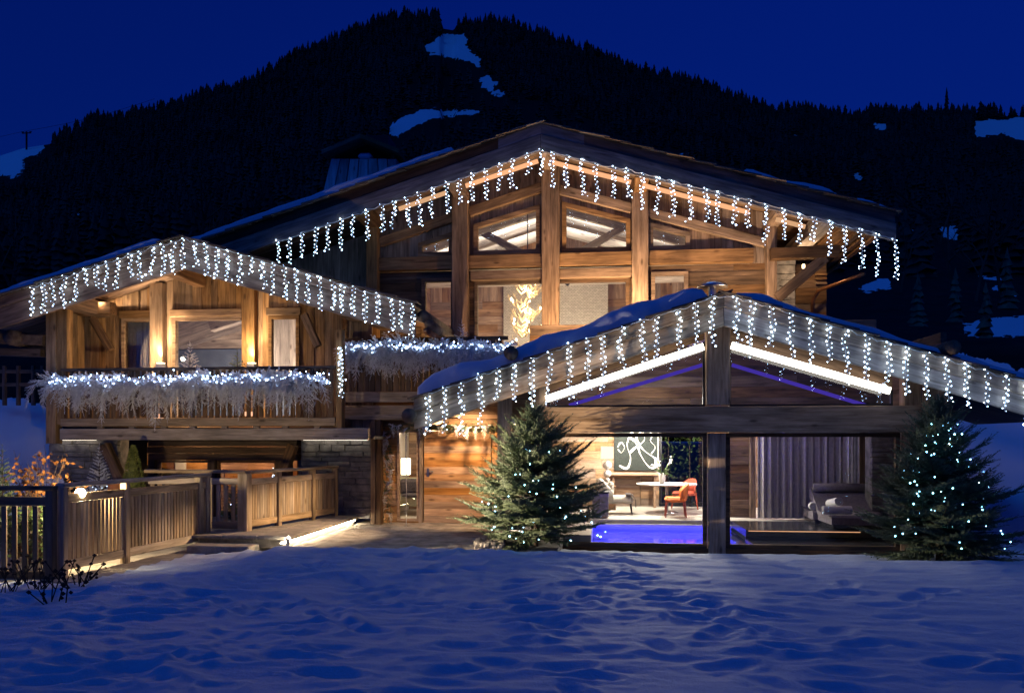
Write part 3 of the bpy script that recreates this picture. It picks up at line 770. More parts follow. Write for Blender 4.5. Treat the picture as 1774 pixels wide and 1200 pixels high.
beam("king_post", ((xc0 + xc1) / 2, YPW - .06, ZB1 + .03), ((xc0 + xc1) / 2, YPW - .06, zpk), xc1 - xc0, .26, W_tan, pool, up=(0, 1, 0), seg=6, jit=.03)
beam("ridge_purlin", ((xc0 + xc1) / 2, YPF + .12, zpk + .0), ((xc0 + xc1) / 2, YPB, zpk + .0), .34, .30, W_tan, pool)
ZS = -.20                                                           # glass sill
xm0, xm1 = XX(1227, YPW), XX(1257, YPW)
box("post", xm0, xm1, YPW - .05, YPW + .2, -.35, ZB0 - .005, W_tan, pool)
for (a, b, y) in [(862, 885, YPW - .25), (926, 946, YPW - .03), (1566, 1594, YPW - .03), (1606, 1642, YPW - .25)]:
    xa, xb = XX(a, y), XX(b, y)
    box("post", xa, xb, y - .04, y + .24, -.35, pf((xa + xb) / 2) - .235, W_tan, pool)
box("sill", XX(885, YPW), xr, YPW + .0, YPW + .2, -.32, ZS, W_dark, pool)
# main glazing
for (a, b) in [(948, 1226), (1258, 1562)]:
    xa, xb = XX(a, YPW) + .004, XX(b, YPW) - .004
    window([(xa, ZS + .004), (xb, ZS + .004), (xb, ZB0 - .006), (xa, ZB0 - .006)], YPW + .05, pool, W_dark, .075, .1)
window([(XX(889, YPW), ZS + .004), (XX(925, YPW), ZS + .004), (XX(925, YPW), ZB0 - .006), (XX(889, YPW), ZB0 - .006)], YPW + .05, pool, W_dark, .06, .1)
# gable glazing
so_ = .34
for side in (-1, 1):
    if side < 0: xi, xo = xc0 - .006, XX(950, YPW)
    else: xi, xo = xc1 + .006, XX(1548, YPW)
    window([(xo, ZB1 + .006), (xi, ZB1 + .006), (xi, pf(xi) - .30 - so_), (xo, max(pf(xo) - .30 - so_, ZB1 + .16))], YPW + .03, pool, M_black, .035, .08)
    # board closing the gap over the glass, then the bright strip in front of it
    prism("gable_board", [(xo, pf(xo) - .26 - so_), (xi, pf(xi) - .26 - so_), (xi, pf(xi) - .19), (xo, pf(xo) - .19)], YPW + .06, YPW + .12, W_dark, pool, g=(xi - xo, pf(xi) - pf(xo)))
for (a, b) in [((946, 691), (1219, 600)), ((1267, 598), (1542, 677))]:
    p, q = P(*a, 14.86), P(*b, 14.86)
    beam("led_strip", p, q, .05, .125, L_strip, pool, ch=.01)
    xo2, xi2 = p.x, q.x
# timber cheeks between glass and outer posts
clad_h(pool, XX(1594, YPW), XX(1643, YPW), -.35, ZB1 - .1, YPW + .05, .22, W_dark)
clad_h(pool, XX(885, YPW), XX(926, YPW), ZB0 + .03, pf(XX(885, YPW)) - .30, YPW + .05, .22, W_post)
sxl = XX(874, YPW)
for i in range(8):
    z0 = -.05 + i * .31
    beam("side_board", (sxl, YPW + .2, z0 + .15), (sxl, 17.35, z0 + .15), .06, .30, W_dark, pool)
# eave logs
for (u, v, r) in [(709, 720, .13), (885, 611, .125), (1649, 602, .125)]:
    c = pt(u, v, YPF - .02); log("log", c, r, YPF - .10, YPF + 3.6, pool)
# interior of the pool hall
PX0, PX1 = XX(1024, 15.2), XX(1313, 15.2); HX0, HX1 = XX(878, YPW) + .1, XX(1640, YPW)
YD, YE = 18.3, 22.0; YR = 16.45
hall = box("floor", HX0, HX1, YD, YE + .2, -.14, 0, M_floor, pool)
box("floor", HX0, PX0, 15.22, YD - .004, -.14, 0, M_floor, pool)
box("floor", PX1, HX1, YR, YD - .004, -.14, 0, M_darkfl, pool)
box("stone_deck", PX1, HX1, 15.22, YR - .004, -.4, -.19, M_darkfl, pool)
box("deck_riser", PX1, HX1, YR + .02, YR + .06, -.30, -.142, M_darkfl, pool)
bs = box("pool_basin", PX0, PX1, 15.22, YD, -1.45, -1.35, M_tile, pool)
box("basin_wall", PX0 - .1, PX0, 15.22, YD, -1.45, -.142, M_tile, bs); box("basin_wall", PX1, PX1 + .1, 15.22, YD, -1.45, -.41, M_tile, bs)
box("basin_wall", PX0, PX1, YD + .002, YD + .1, -1.45, -.142, M_tile, bs); box("basin_wall", PX0, PX1, 15.1, 15.218, -1.45, -.33, M_tile, bs)
box("shade_lip", PX0, PX1, YD - .13, YD - .004, -.15, -.09, M_floor, pool)  # added lip that keeps the underwater light off the pale riser
mk("pool_water", [(PX0 + .002, 15.222, -.22), (PX1 - .002, 15.222, -.22), (PX1 - .002, YD - .002, -.22), (PX0 + .002, YD - .002, -.22)], [(0, 1, 2, 3)], M_water, pool)
for (x, y) in [(PX0 + .6, YD - .02), ((PX0 + PX1) / 2, YD - .02), (PX1 - .6, YD - .02)]:
    V, Fc = lathe([(.0001, 0), (.09, 0), (.09, .03), (.0001, .03)], 14); V = [(x + a, y - c, -.62 + b) for a, b, c in V]
    d = mk("pool_light", V, Fc, L_blue, bs)
    light("pool_glow", 'POINT', (x, y - .35, -.72), 30, (.10, .07, 1.0), d, .12)
# back wall, side walls, flat rear ceiling
zc = 2.26
bw0, bw1 = XX(1052, YE), XX(1142, YE); gw1 = XX(1222, YE)
clad_h(pool, HX0, bw0 + .9, .0, zc, YE, .24, W_int); 
clad_h(pool, bw0 + .905, bw1, 0, .86, YE, .2, W_int)
box("back_wall", bw0 + .9, bw1, YE + .02, YE + .1, .86, zc, M_plaster, pool)
clad_h(pool, gw1 + .05, HX1, 0, zc, YE - .05, .22, W_dark)
window([(bw1 + .02, .05), (gw1, .05), (gw1, zc - .02), (bw1 + .02, zc - .02)], YE, pool, M_black, .05, .08, 'garden_window')
clad_h(pool, HX0, HX1, zc + .02, 4.5, YPB - .2, .26, W_dark)
box("ceiling", HX0, HX1, YPB - .1, YE + .2, zc + .004, zc + .08, W_int, pool)
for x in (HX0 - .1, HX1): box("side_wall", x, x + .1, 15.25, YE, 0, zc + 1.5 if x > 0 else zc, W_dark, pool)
# interior rafters, the violet light reflected on them put in as their own glow
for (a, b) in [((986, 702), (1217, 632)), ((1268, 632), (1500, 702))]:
    beam("glowing_rafter", P(*a, 16.0), P(*b, 16.0), .05, .07, L_violet, pool)
p = P(1499, 800, 18.6); box("post", XX(1489, 18.6), XX(1507, 18.6), 18.6, 18.85, .0, zc, W_post, pool)
stone_wall("stone_pier", XX(1509, 17.6), XX(1548, 17.6), 0, zc, 17.6, pool, .13, .5, M_stone)
box("post", XX(1300, 18.9), XX(1310, 18.9), 18.9, 19.05, 0, zc, W_post, pool)
clad_h(pool, XX(1262, 19.1), XX(1300, 19.1), 0, zc, 19.1, .2, W_dark)
# downlights (small recessed lamps) with their light
for (x, y, w, c) in [(XX(1075, 20.6), 20.6, 180, (1.0, .90, .74)), (XX(1175, 19.8), 19.8, 190, (1.0, .90, .74)), (XX(1110, 18.9), 19.0, 140, (1.0, .90, .74)), (XX(1195, 21.2), 21.2, 60, (1.0, .90, .74)), (XX(1440, 17.9), 18.95, 170, (.95, .75, .85)), (XX(1340, 18.0), 19.2, 9, (1.0, .90, .74))]:
    V, Fc = lathe([(.0001, 0), (.05, 0), (.055, .03), (.0001, .03)], 12, (x, y, zc - .03)); d = mk("downlight", V, Fc, L_warm, pool)
    light("downlight_glow", 'POINT', (x, y, zc - .12), w, c, d, .06)
light("hall_glow", 'POINT', (XX(1120, 17.2), 17.4, 2.55), 30, (1.0, .90, .74), pool, .15)  # added front fill for the furniture, no lamp belongs to it
light("hall_glow", 'POINT', (XX(1400, 17.0), 17.0, 2.3), 5, (.7, .55, 1.0), pool, .15)  # added violet fill for the right bay, without a lamp
beam("floor_led", (PX1 + .05, YR - .012, -.02), (XX(1490, YR), YR - .012, -.02), .02, .014, L_warmdim, pool, ch=.003)

# snow on its roof
roof_snow("roof_snow", "thick blue snow lying on the left slope of the pool house roof", (pA[0] + .06, lin(pA, pR)(pA[0] + .06)), (pR[0] - .25, lin(pA, pR)(pR[0] - .25)), YPF + .05, YPB, .30, 3, .22, 1.0)
roof_snow("roof_snow", "thinner snow sloping down the right side of the pool house roof", (pR[0] + .15, lin(pR, pB)(pR[0] + .15)), pB, YPF + .2, YPB, .20, 9, .3, .8)

# ================================================================== MAIN CHALET (behind, middle)
YMF, YMW = 17.5, 19.0
main = thing("main_chalet", "tall timber chalet with big gable windows and wide roof behind the others", "chalet", (XX(955, YMW), YMW, 0))
mA, mR, mB = pt(345, 419, YMF), pt(937, 212, YMF), pt(1553, 366, YMF)
s_ = (mR[1] - mA[1]) / (mR[0] - mA[0]); mA = (mA[0] - .6, mA[1] - .6 * s_)
mf = roof_fn(mA, mR, mB)
gable_roof(main, mA, mR, mB, YMF, 29.0, [(.0, .25, .06, .05, W_dark), (.25, .63, .0, .06, W_fac)], YMW, sx=.46)
prism("ridge_cap", [(mR[0] - .95, mf(mR[0] - .95) - .01), (mR[0], mR[1] - .01), (mR[0], mR[1] - .24), (mR[0] - .95, mf(mR[0] - .95) - .24)], YMF + .03, YMF + .058, W_grey, main, g=(1, s_))
prism("ridge_cap", [(mR[0] + .95, mf(mR[0] + .95) - .01), (mR[0], mR[1] - .01), (mR[0], mR[1] - .24), (mR[0] + .95, mf(mR[0] + .95) - .24)], YMF + .03, YMF + .058, W_grey, main, g=(1, -s_))
mX = lambda u: XX(u, YMW)
ZF = 2.30
zB1t, zB1b = ZZ(960, 441, YMW), ZZ(960, 464, YMW)
zLt, zLb = ZZ(955, 468, YMW), ZZ(955, 485, YMW)
wlT = zLb
# holes: upper glazing follows the roof
def wpoly(uvs): return [pt(u, v, YMW) for u, v in uvs]
UP = [wpoly([(725, 446), (785, 446), (785, 402), (725, 422)]), wpoly([(821, 443), (936, 439), (936, 355), (821, 390)]), wpoly([(974, 438), (1092, 435), (1092, 380), (974, 350)]), wpoly([(1124, 433), (1195, 431), (1195, 404), (1124, 386)])]
UPH = []
for k, pl in enumerate(UP):
    zb = zB1t + .03
    (xa, _), (xb, _), (_, ztb), (_, zta) = pl
    pl2 = [(xa, zb), (xb, zb), (xb, ztb), (xa, zta)]
    UP[k] = pl2; UPH.append((xa, xb, K(zb), lin((xa, zta), (xb, ztb))))
LOW = [(mX(731), mX(788), ZF, ZZ(760, 482, YMW)), (mX(822), mX(1090), ZF, wlT), (mX(1128), mX(1192), ZF, ZZ(1160, 471, YMW))]
mwl, mwr = mX(652), mX(1338)
mtop = lambda x: mf(x) - .232
clad_v(main, mwl, mwr, K(zB1b - .01), mtop, YMW, .19, W_fac, [(mX(655), mX(1300), K(zB1b - .5), K(zB1t - .02))] + UPH)
clad_h(main, mwl, mwr, ZF - .3, zB1b - .01, YMW, .21, W_dark, [(a, b, c, d) for a, b, c, d in LOW])
for pl in UP: window(pl, YMW - .06, main, W_post, .10, .16)
(a, b, c, d) = LOW[0]; window([(a, c), (b, c), (b, d), (a, d)], YMW - .05, main, W_post, .09, .15)
(a, b, c, d) = LOW[2]; window([(a, c), (b, c), (b, d), (a, d)], YMW - .05, main, W_post, .09, .15)
(a, b, c, d) = LOW[1]; mm = mX(956)
window([(a, c), (mm, c), (mm, d), (a, d)], YMW - .02, main, W_dark, .08, .12); window([(mm + .003, c), (b, c), (b, d), (mm + .003, d)], YMW - .02, main, W_dark, .08, .12)
beam("tie_beam", (mX(657), YMW - .07, (zB1t + zB1b) / 2), (mX(1303), YMW - .07, (zB1t + zB1b) / 2), .22, zB1t - zB1b, W_post, main, seg=18, jit=.02)
beam("lintel", (mX(817), YMW - .08, (zLt + zLb) / 2 + .0), (mX(1094), YMW - .08, (zLt + zLb) / 2), .2, zLt - zLb - .01, W_post, main, seg=8, jit=.02)
posts = []
for (u0, u1, w) in [(641, 660, 0), (787, 814, 1), (940, 970, 1), (1094, 1122, 1), (1324, 1341, 0)]:
    xa, xb = mX(u0), mX(u1); xm = (xa + xb) / 2; y = YMW - .20
    beam("post", (xm, y, 2.0), (xm, y, mtop(xm) - .25), xb - xa, .26, W_post, main, up=(0, 1, 0), seg=14, jit=.02)
    beam("purlin", (xm, YMF + .09, mtop(xm) - .20), (xm, YMW + .5, mtop(xm) - .20), .30, .36, W_post, main, ch=.02)
# rafters parallel to the roof over the windows
for (ua, ub) in [(660, 787), (814, 940), (970, 1094), (1122, 1324)]:
    xa, xb = mX(ua), mX(ub)
    dr = .95 if ua > 800 and ub < 1110 else .85
    p, q = Vector((xa, YMW - .07, mtop(xa) - .72)), Vector((xb, YMW - .07, mtop(xb) - .72))
    beam("rafter", p, q, .12, .22, W_post, main, seg=6, jit=.02)
# warm light strips tucked behind the bargeboard
for (a, b) in [((690, 348), (772, 320)), ((806, 308), (932, 265)), ((957, 264), (1093, 298)), ((1113, 304), (1298, 351)), ((1345, 362), (1396, 375))]:
    xa, xb = XX(a[0], 17.8), XX(b[0], 17.8)
    dim = a[0] in (690, 1345)
    za, zb_ = mf(xa) - .70, mf(xb) - .70
    beam("soffit_led", (xa, 17.85, za), (xb, 17.85, zb_), .05, .09, emit("soffit_led_dim", (1.0, .55, .28), .7) if dim else L_warmdim, main, ch=.004)
# outrigger bracket on the right
b0 = P(1334, 441, 18.6); b1 = P(1452, 436, 18.6)
beam("bracket_beam", b0, b1, .24, .26, W_dark, main, seg=4, jit=.03)
beam("brace", P(1346, 517, 18.62), P(1428, 447, 18.62), .2, .24, W_dark, main, seg=4, jit=.03)
beam("purlin", (XX(1428, 18), YMF + .1, mf(XX(1428, 18)) - .40), (XX(1428, 18), 24, mf(XX(1428, 18)) - .40), .34, .34, W_grey, main)
stone_wall("stone_wall", XX(1341, 20.2), XX(1378, 20.2), 3.2, 6.4, 20.2, main, .16, .5)
clad_h(main, XX(1378, 20.6), XX(1432, 20.6), 3.0, 6.2, 20.6, .2, W_dark)
for i in range(3): box("vent_slat", XX(1412, 20.5), XX(1432, 20.5), 20.45, 20.5, 5.66 + i * .11, 5.71 + i * .11, W_int, main)
tube("downpipe", [P(1498, 474, 18.4), P(1460, 488, 19.0), P(1418, 503, 20.2), P(1408, 520, 20.3), P(1407, 580, 20.4)], .045, M_copper, main, 8)
# eave purlins on the right, seen from below
for i in range(7):
    x = XX(1455, 18) + i * .16
    beam("eave_board", (x, YMF + .12, mf(x) - .245), (x, 27, mf(x) - .245), .14, .035, W_dark, main)
# bare gable wall set back on the left
clad_v(main, XX(470, 20.0), XX(646, 20.0), K(3.2), lambda x: mf(x) - .25, 20.0, .22, W_pale)
# interior of the great hall
IX0, IX1, YI = mX(655), mX(1336), 25.0
box("floor", IX0, IX1, YMW + .1, YI, ZF - .03, ZF - .002, W_int, main)
w0, w1, w2, w3 = XX(873, YI), XX(955, YI), XX(1053, YI), XX(1090, YI)
M_brick, _t, _b = mat("pale_stone_cladding")
_tc = N(_t, "ShaderNodeTexCoord"); _mp = N(_t, "ShaderNodeMapping"); _mp.inputs['Rotation'].default_value = (math.radians(90), 0, 0); _t.links.new(_tc.outputs['Object'], _mp.inputs[0])
_br = N(_t, "ShaderNodeTexBrick"); _br.inputs['Scale'].default_value = 5.5; _br.inputs['Color1'].default_value = (.55, .50, .43, 1); _br.inputs['Color2'].default_value = (.42, .38, .33, 1); _br.inputs['Mortar'].default_value = (.20, .18, .16, 1); _br.inputs['Mortar Size'].default_value = .022
_t.links.new(_mp.outputs[0], _br.inputs[0]); _t.links.new(_br.outputs[0], _b.inputs['Base Color']); _b.inputs['Roughness'].default_value = .9
_bp = N(_t, "ShaderNodeBump"); _bp.inputs['Strength'].default_value = .6; _bp.inputs['Distance'].default_value = .03; _t.links.new(_br.outputs[1], _bp.inputs['Height']); _bp.invert = True; _t.links.new(_bp.outputs[0], _b.inputs['Normal'])
def flat_wall(name, x0, x1, y, z0, z1, m, parent):
    return mk(name, [(x0, y, z0), (x1, y, z0), (x1, y + .1, z0), (x0, y + .1, z0), (x0, y, z1), (x1, y, z1), (x1, y + .1, z1), (x0, y + .1, z1)],
              [(0, 1, 5, 4), (1, 2, 6, 5), (2, 3, 7, 6), (3, 0, 4, 7), (4, 5, 6, 7), (3, 2, 1, 0)], m, parent)
flat_wall("stone_wall", w0, w1, YI - .12, ZF, 7.0, M_brick, main); flat_wall("chimney_breast", w1 + .01, w2, YI - .5, ZF, 7.6, M_brick, main)
clad_h(main, IX0, IX1, ZF, 6.2, YI, .24, W_int)
clad_v(main, IX0, IX1, K(6.2), lambda x: mf(x) - .3, YI, .3, W_int)
for (p, q) in ((mA, mR), (mR, mB)):                                   # ceiling boards inside
    for i in range(14):
        ya = YMW + .12 + i * .42
        xa, xb = max(p[0], IX0), min(q[0], IX1)
        prism("ceiling_board", [(xa, mf(xa) - .24), (xb, mf(xb) - .24), (xb, mf(xb) - .28), (xa, mf(xa) - .28)], ya + .004, ya + .416, W_ceil, main, g=(q[0] - p[0], q[1] - p[1]))
for y in (21.3, 23.6):                                                # roof trusses inside
    beam("truss_beam", (IX0, y, 6.55), (IX1, y, 6.55), .24, .28, W_ceil, main)
    for sgn in (-1, 1):
        beam("truss_rafter", (mR[0], y, mR[1] - .75), (mR[0] + sgn * 4.2, y, mf(mR[0] + sgn * 4.2) - .75), .2, .26, W_pale, main)
        beam("truss_strut", (mR[0] + sgn * .4, y, 6.6), (mR[0] + sgn * 1.9, y, mf(mR[0] + sgn * 1.9) - .8), .16, .18, W_grey, main)
    beam("truss_post", (mR[0], y, 6.6), (mR[0], y, mR[1] - .5), .2, .2, W_grey, main, up=(0, 1, 0))
for x in (IX0 - .1, IX1): box("side_wall", x, x + .1, YMW + .1, YI, ZF, mf(x) - .4, W_int, main)
for (u, v, w) in [(760, 425, 22), (860, 395, 40), (1030, 385, 40), (1150, 410, 24)]:
    p = P(u, v, 22.3); p.z = mf(p.x) - 1.25
    V, Fc = lathe([(.0001, 0), (.06, 0), (.08, .12), (.0001, .12)], 12, p); d = mk("uplight", V, Fc, M_steel, main)
    light("uplight_glow", 'SPOT', p + Vector((0, 0, .15)), w * 30, (1.0, .86, .70), d, .04, aim=p + Vector((0, .15, 2)), cone=140, blend=.9)
for (x, y, z, w) in [(mX(760), 21.5, 4.0, 70), (mX(1000), 22.5, 4.1, 95), (mX(1180), 21.5, 4.2, 70), (mX(880), 23.0, 4.0, 50)]:  # added lamps kept low out of view to light the great hall
    V, Fc = lathe([(.0001, 0), (.05, 0), (.05, .06), (.0001, .06)], 10, (x, y, z + .12)); d = mk("unseen_hall_lamp", V, Fc, L_warm, main)
    light("hall_glow", 'POINT', (x, y, z), w, WARMW, d, .1)
# snow on the big roof
lA = lin(mA, mR); lB = lin(mR, mB)
roof_snow("roof_snow", "thin blue snow strip along the left slope of the big roof", (mA[0] + .1, lA(mA[0] + .1)), (mR[0] - 1.9, lA(mR[0] - 1.9)), YMF + .06, 28.5, .20, 13, .12, .4)
x0, x1 = XX(1285, YMF), XX(1455, YMF)
roof_snow("roof_snow", "long snow patch on the right slope of the big roof", (x0, lB(x0)), (x1, lB(x1)), YMF + .10, 26, .19, 15, .4, .6)
x0, x1 = XX(1476, YMF), XX(1546, YMF)
roof_snow("roof_snow", "short snow patch at the right end of the big roof", (x0, lB(x0)), (x1, lB(x1)), YMF + .10, 24, .19, 17, .5, .6)
# chimney
chim = thing("chimney", "broad stone chimney with a little gabled cap behind the big roof", "chimney", P(630, 330, 23))
def ch(u, v, Y=23.0): return P(u, v, Y)
a, b, c, d = ch(558, 345), ch(700, 345), ch(688, 277), ch(575, 277)
V = [a, b, c, d]; D = Vector((0, 1.5, 0))
mk("stack", [*V, *[q + D for q in V]], [(0, 1, 2, 3), (1, 5, 6, 2), (5, 4, 7, 6), (4, 0, 3, 7), (3, 2, 6, 7), (4, 5, 1, 0)], M_stone, chim)
for i in range(7):
    t0, t1 = i / 7, (i + 1) / 7
    pl = [a.lerp(b, t0 + .006), a.lerp(b, t1 - .006), d.lerp(c, t1 - .006), d.lerp(c, t0 + .006)]
    prism("cladding_slab", [(q.x, q.z) for q in pl], 22.93 - rnd.uniform(0, .03), 22.998, W_pale, chim, g=(0, 1), ch=.01)
for u in (580, 682): p = ch(u, 277, 23.3); box("cap_post", p.x - .07, p.x + .07, 23.2, 23.34, p.z, p.z + .35, W_dark, chim)
box("flue", ch(600, 0).x, ch(668, 0).x, 23.3, 24.2, ch(0, 280).z, ch(0, 257).z, M_black, chim)
for (p, q) in ((ch(563, 266), ch(629, 238)), (ch(629, 238), ch(695, 264))):
    prism("cap_roof", [(p.x, p.z), (q.x, q.z), (q.x, q.z - .12), (p.x, p.z - .12)], 22.7, 24.8, W_dark, chim, g=(q.x - p.x, q.z - p.z))
p = ch(632, 276, 23.05); V, Fc = rbox(p.x - .2, p.x + .22, 22.95, 23.28, p.z, p.z + .17, .07); tag(mk("chimney_snow", V, Fc, M_snow), "small clump of snow on the shoulder of the stone chimney", "snow", kind='stuff')
# round vent hood rising behind the low roof
p = P(1234, 500, 18.0); vh = thing("roof_vent", "flat round metal vent hood showing just above the pool house ridge", "vent", (p.x, p.y, 4.2))
V, Fc = lathe([(.0001, .15), (.15, .14), (.30, .07), (.34, .0), (.33, -.02), (.0001, -.01)], 24, (p.x, p.y, ZZ(1234, 497, 18))); mk("hood", V, Fc, M_steel, vh, None, True)
V, Fc = lathe([(.09, -.8), (.09, -.01)], 14, (p.x, p.y, ZZ(1234, 497, 18))); mk("pipe", V, Fc, M_steel, vh)

# ---- middle balcony (part of the main chalet)
YBM = 17.0; bx0, bx1 = XX(594, YBM), XX(880, YBM)
bal = box("balcony", bx0, bx1, YBM + .05, YMW - .02, ZF - .2, ZF - .03, W_dark, main)
zt = ZZ(750, 584, YBM)
for (v0, v1) in [(679, 697), (702, 723)]:
    box("balcony_board", bx0, XX(800, YBM), YBM - .05, YBM + .03, ZZ(655, v1, YBM), ZZ(655, v0, YBM), W_rail, bal)
box("handrail", bx0, bx1, YBM - .05, YBM + .09, zt - .07, zt, W_dark, bal)
n = 26
for i in range(n):
    x = bx0 + .08 + (bx1 - bx0 - .2) * i / n
    box("slat", x, x + .12, YBM - .02, YBM + .02, ZZ(655, 678, YBM), zt - .075, W_dark, bal)
# ================================================================== BALCONY WING (left)
YLF, YLB, YLW = 15.6, 15.95, 17.2
wing = thing("balcony_wing", "chalet wing on the left with garlanded balcony and stone ground floor", "chalet wing", (XX(330, YLW), YLW, 0))
lA0, lR, lB_ = pt(56, 495, YLF), pt(316, 410, YLF), pt(718, 525, YLF)
lxA = XX(-75, YLF); lA_ = (lxA, lin(lA0, lR)(lxA))
lf = roof_fn(lA_, lR, lB_)
gable_roof(wing, lA_, lR, lB_, YLF, 23.5, [(0, .22, .015, .05, W_fac), (.22, .66, .05, .05, W_fac)], YLW, sx=.45)
roof_snow("roof_snow", "thin blue snow along the left slope of the balcony wing roof", lA_, (lR[0] - .45, lin(lA_, lR)(lR[0] - .45)), YLF + .08, 23, .20, 21, .2, .4)
ltop = lambda x: lf(x) - .232
ZL = 2.28
LX = lambda u: XX(u, YLW)
zw0, zw1, zl1 = ZL, ZZ(365, 549, YLW), ZZ(365, 538, YLW)
holes = [(LX(212), LX(267)), (LX(300), LX(426)), (LX(466), LX(519))]
clad_v(wing, LX(110), LX(592), K(ZL - .15), ltop, YLW, .21, W_gold, [(a, b, K(zw0), K(zw1)) for a, b in holes])
for k, (a, b) in enumerate(holes):
    window([(a, zw0), (b, zw0), (b, zw1), (a, zw1)], YLW - .04, wing, W_gold, .075, .13)
    box("lintel", a - .04, b + .04, YLW - .07, YLW - .03, zw1 + .004, zl1 + .03, W_gold, wing)
for (u0, u1, vt) in [(267, 289, 490), (425, 447, 480)]:
    xa, xb = LX(u0), LX(u1)
    box("post", xa, xb, YLW - .20, YLW - .02, ZL, ltop((xa + xb) / 2) - .02, W_gold, wing)
for (u0, v0, u1, v1) in [(160, 552, 192, 606), (527, 545, 551, 600)]:
    beam("brace", P(u0, v0, YLW - .15), P(u1, v1, YLW - .15), .12, .16, W_dark, wing)
for (u, v, w) in [(166, 537, .30), (336, 500, .26), (607, 505, .28), (655, 540, .26)]:
    p = P(u, v, YLW - .3); zz_ = ltop(p.x) - .20
    beam("purlin", (p.x, YLF + .12, zz_), (p.x, YLW + .3, zz_), w, .34, W_dark, wing, ch=.02)
p0, p1 = P(140, 538, YLW - .35), P(196, 534, YLW - .35)
beam("corbel_beam", p0, p1, .24, .26, W_dark, wing, seg=3, jit=.04)
# soffit lamp on the left
p = P(163, 517, 16.7); beam("soffit_lamp", P(152, 518, 16.6), P(180, 508, 16.6), .12, .04, L_warmdim, wing)
light("soffit_lamp_glow", 'SPOT', P(172, 524, 16.75), 60, WARM, wing, .05, aim=P(230, 560, 17.2), cone=150, blend=1)
# corner posts at the front of the balcony
xa, xb = XX(80, YLB), XX(116, YLB)
box("corner_post", xa, (xa + xb) / 2 - .003, YLB - .02, YLB + .2, ZZ(95, 768, YLB), ltop(xa) - .05, W_gold, wing); box("corner_post", (xa + xb) / 2 + .003, xb, YLB, YLB + .2, ZZ(95, 735, YLB), ltop(xb) - .05, W_gold, wing)
for i in range(4): # side boards of the balcony's left end
    y = YLB + .2 + i * .25
    box("side_board", xa + .02, xa + .07, y, y + .245, ZL - .15, ltop(xa) - .05, W_gold, wing)
xa, xb = XX(583, YLB), XX(594, YLB); box("corner_post", xa, xb, YLB - .05, YLB + .15, ZZ(588, 752, YLB), ZZ(588, 572, YLB), W_gold, wing)
clad_v(wing, XX(594, 16.9), XX(646, 16.9), K(ZZ(620, 760, 16.9)), K(ZZ(620, 727, 16.9)), 16.95, .2, W_gold)
clad_v(wing, LX(592), LX(640), K(ZL - .15), lambda x: ltop(x) - .1, YLW + .2, .22, W_gold)
# balcony
x0, x1 = XX(108, YLB), XX(582, YLB)
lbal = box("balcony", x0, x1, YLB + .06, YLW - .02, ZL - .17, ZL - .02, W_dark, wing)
zr1 = ZZ(345, 636, YLB)
box("handrail", x0, x1, YLB - .06, YLB + .10, zr1 - .06, zr1, W_dark, lbal)
zc0, zc1, zc2, zc3 = ZZ(330, 762, YLB), ZZ(330, 742, YLB), ZZ(330, 738, YLB), ZZ(330, 724, YLB)
box("balcony_board", x0 + .0, XX(640, YLB), YLB - .08, YLB + .05, zc0, zc1, W_rail, lbal); box("balcony_board", x0, x1, YLB - .06, YLB + .05, zc2, zc3, W_rail, lbal)
for u in (170, 225, 280, 330, 385, 440, 490, 545): xx = XX(u, YLB); box("spacer", xx, xx + .12, YLB - .04, YLB + .05, zc1 + .002, zc2 - .002, W_rail, lbal)
n = 44
for i in range(n):
    x = x0 + .04 + (x1 - x0 - .05) * i / n
    box("slat", x, x + .095, YLB - .025, YLB + .005, zc3 + .01, zr1 - .065, W_dark, lbal)
# ground floor
stone_wall("stone_wall", LX(86), LX(206), -.1, 1.93, YLW, wing, .13, .45)
stone_wall("stone_wall", XX(522, YLW), XX(643, YLW), .06, 1.93, YLW, wing)
box("wall_led", LX(100), LX(172), YLW - .14, YLW - .10, 1.800, 1.815, emit("wall_wash_led", (1.0, .86, .66), 6), wing); box("wall_led", XX(530, YLW), XX(640, YLW), YLW - .16, YLW - .12, 1.800, 1.815, emit("wall_wash_led2", (1.0, .90, .74), 6), wing)
for i, (v0, v1) in enumerate([(763, 773), (773.5, 785), (785.5, 797)]):
    box("beam", XX(258, 17.35), XX(515, 17.35), 17.32 - .05 * (i % 2), 17.6, ZZ(380, v1, 17.35), ZZ(380, v0, 17.35), W_dark, wing)
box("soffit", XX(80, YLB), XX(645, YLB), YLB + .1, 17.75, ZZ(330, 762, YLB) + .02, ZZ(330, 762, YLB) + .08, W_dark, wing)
for (u0, v0, u1, v1, Y) in [(182, 770, 212, 836, 16.6), (508, 770, 492, 815, 16.8)]:
    beam("brace", P(u0, v0, Y), P(u1, v1, Y), .2, .2, W_dark, wing, seg=3, jit=.03)
box("post", XX(262, 17.5), XX(274, 17.5), 17.35, 17.6, 0, ZZ(380, 797, 17.35), W_dark, wing); box("post", XX(365, 17.5), XX(377, 17.5), 17.35, 17.6, 0, ZZ(380, 797, 17.35), W_dark, wing); box("post", XX(481, 17.5), XX(505, 17.5), 17.35, 17.6, 0, ZZ(380, 797, 17.35), W_dark, wing)
gz = ZZ(380, 797, 17.35)
window([(XX(274, 17.5) + .01, .1), (XX(365, 17.5) - .01, .1), (XX(365, 17.5) - .01, gz - .01), (XX(274, 17.5) + .01, gz - .01)], 17.45, wing, W_dark, .05, .1)
window([(XX(377, 17.5) + .01, .1), (XX(481, 17.5) - .01, .1), (XX(481, 17.5) - .01, gz - .01), (XX(377, 17.5) + .01, gz - .01)], 17.45, wing, W_dark, .05, .1)
clad_h(wing, XX(255, 18.6), XX(515, 18.6), 0, gz + .4, 18.6, .22, W_door)
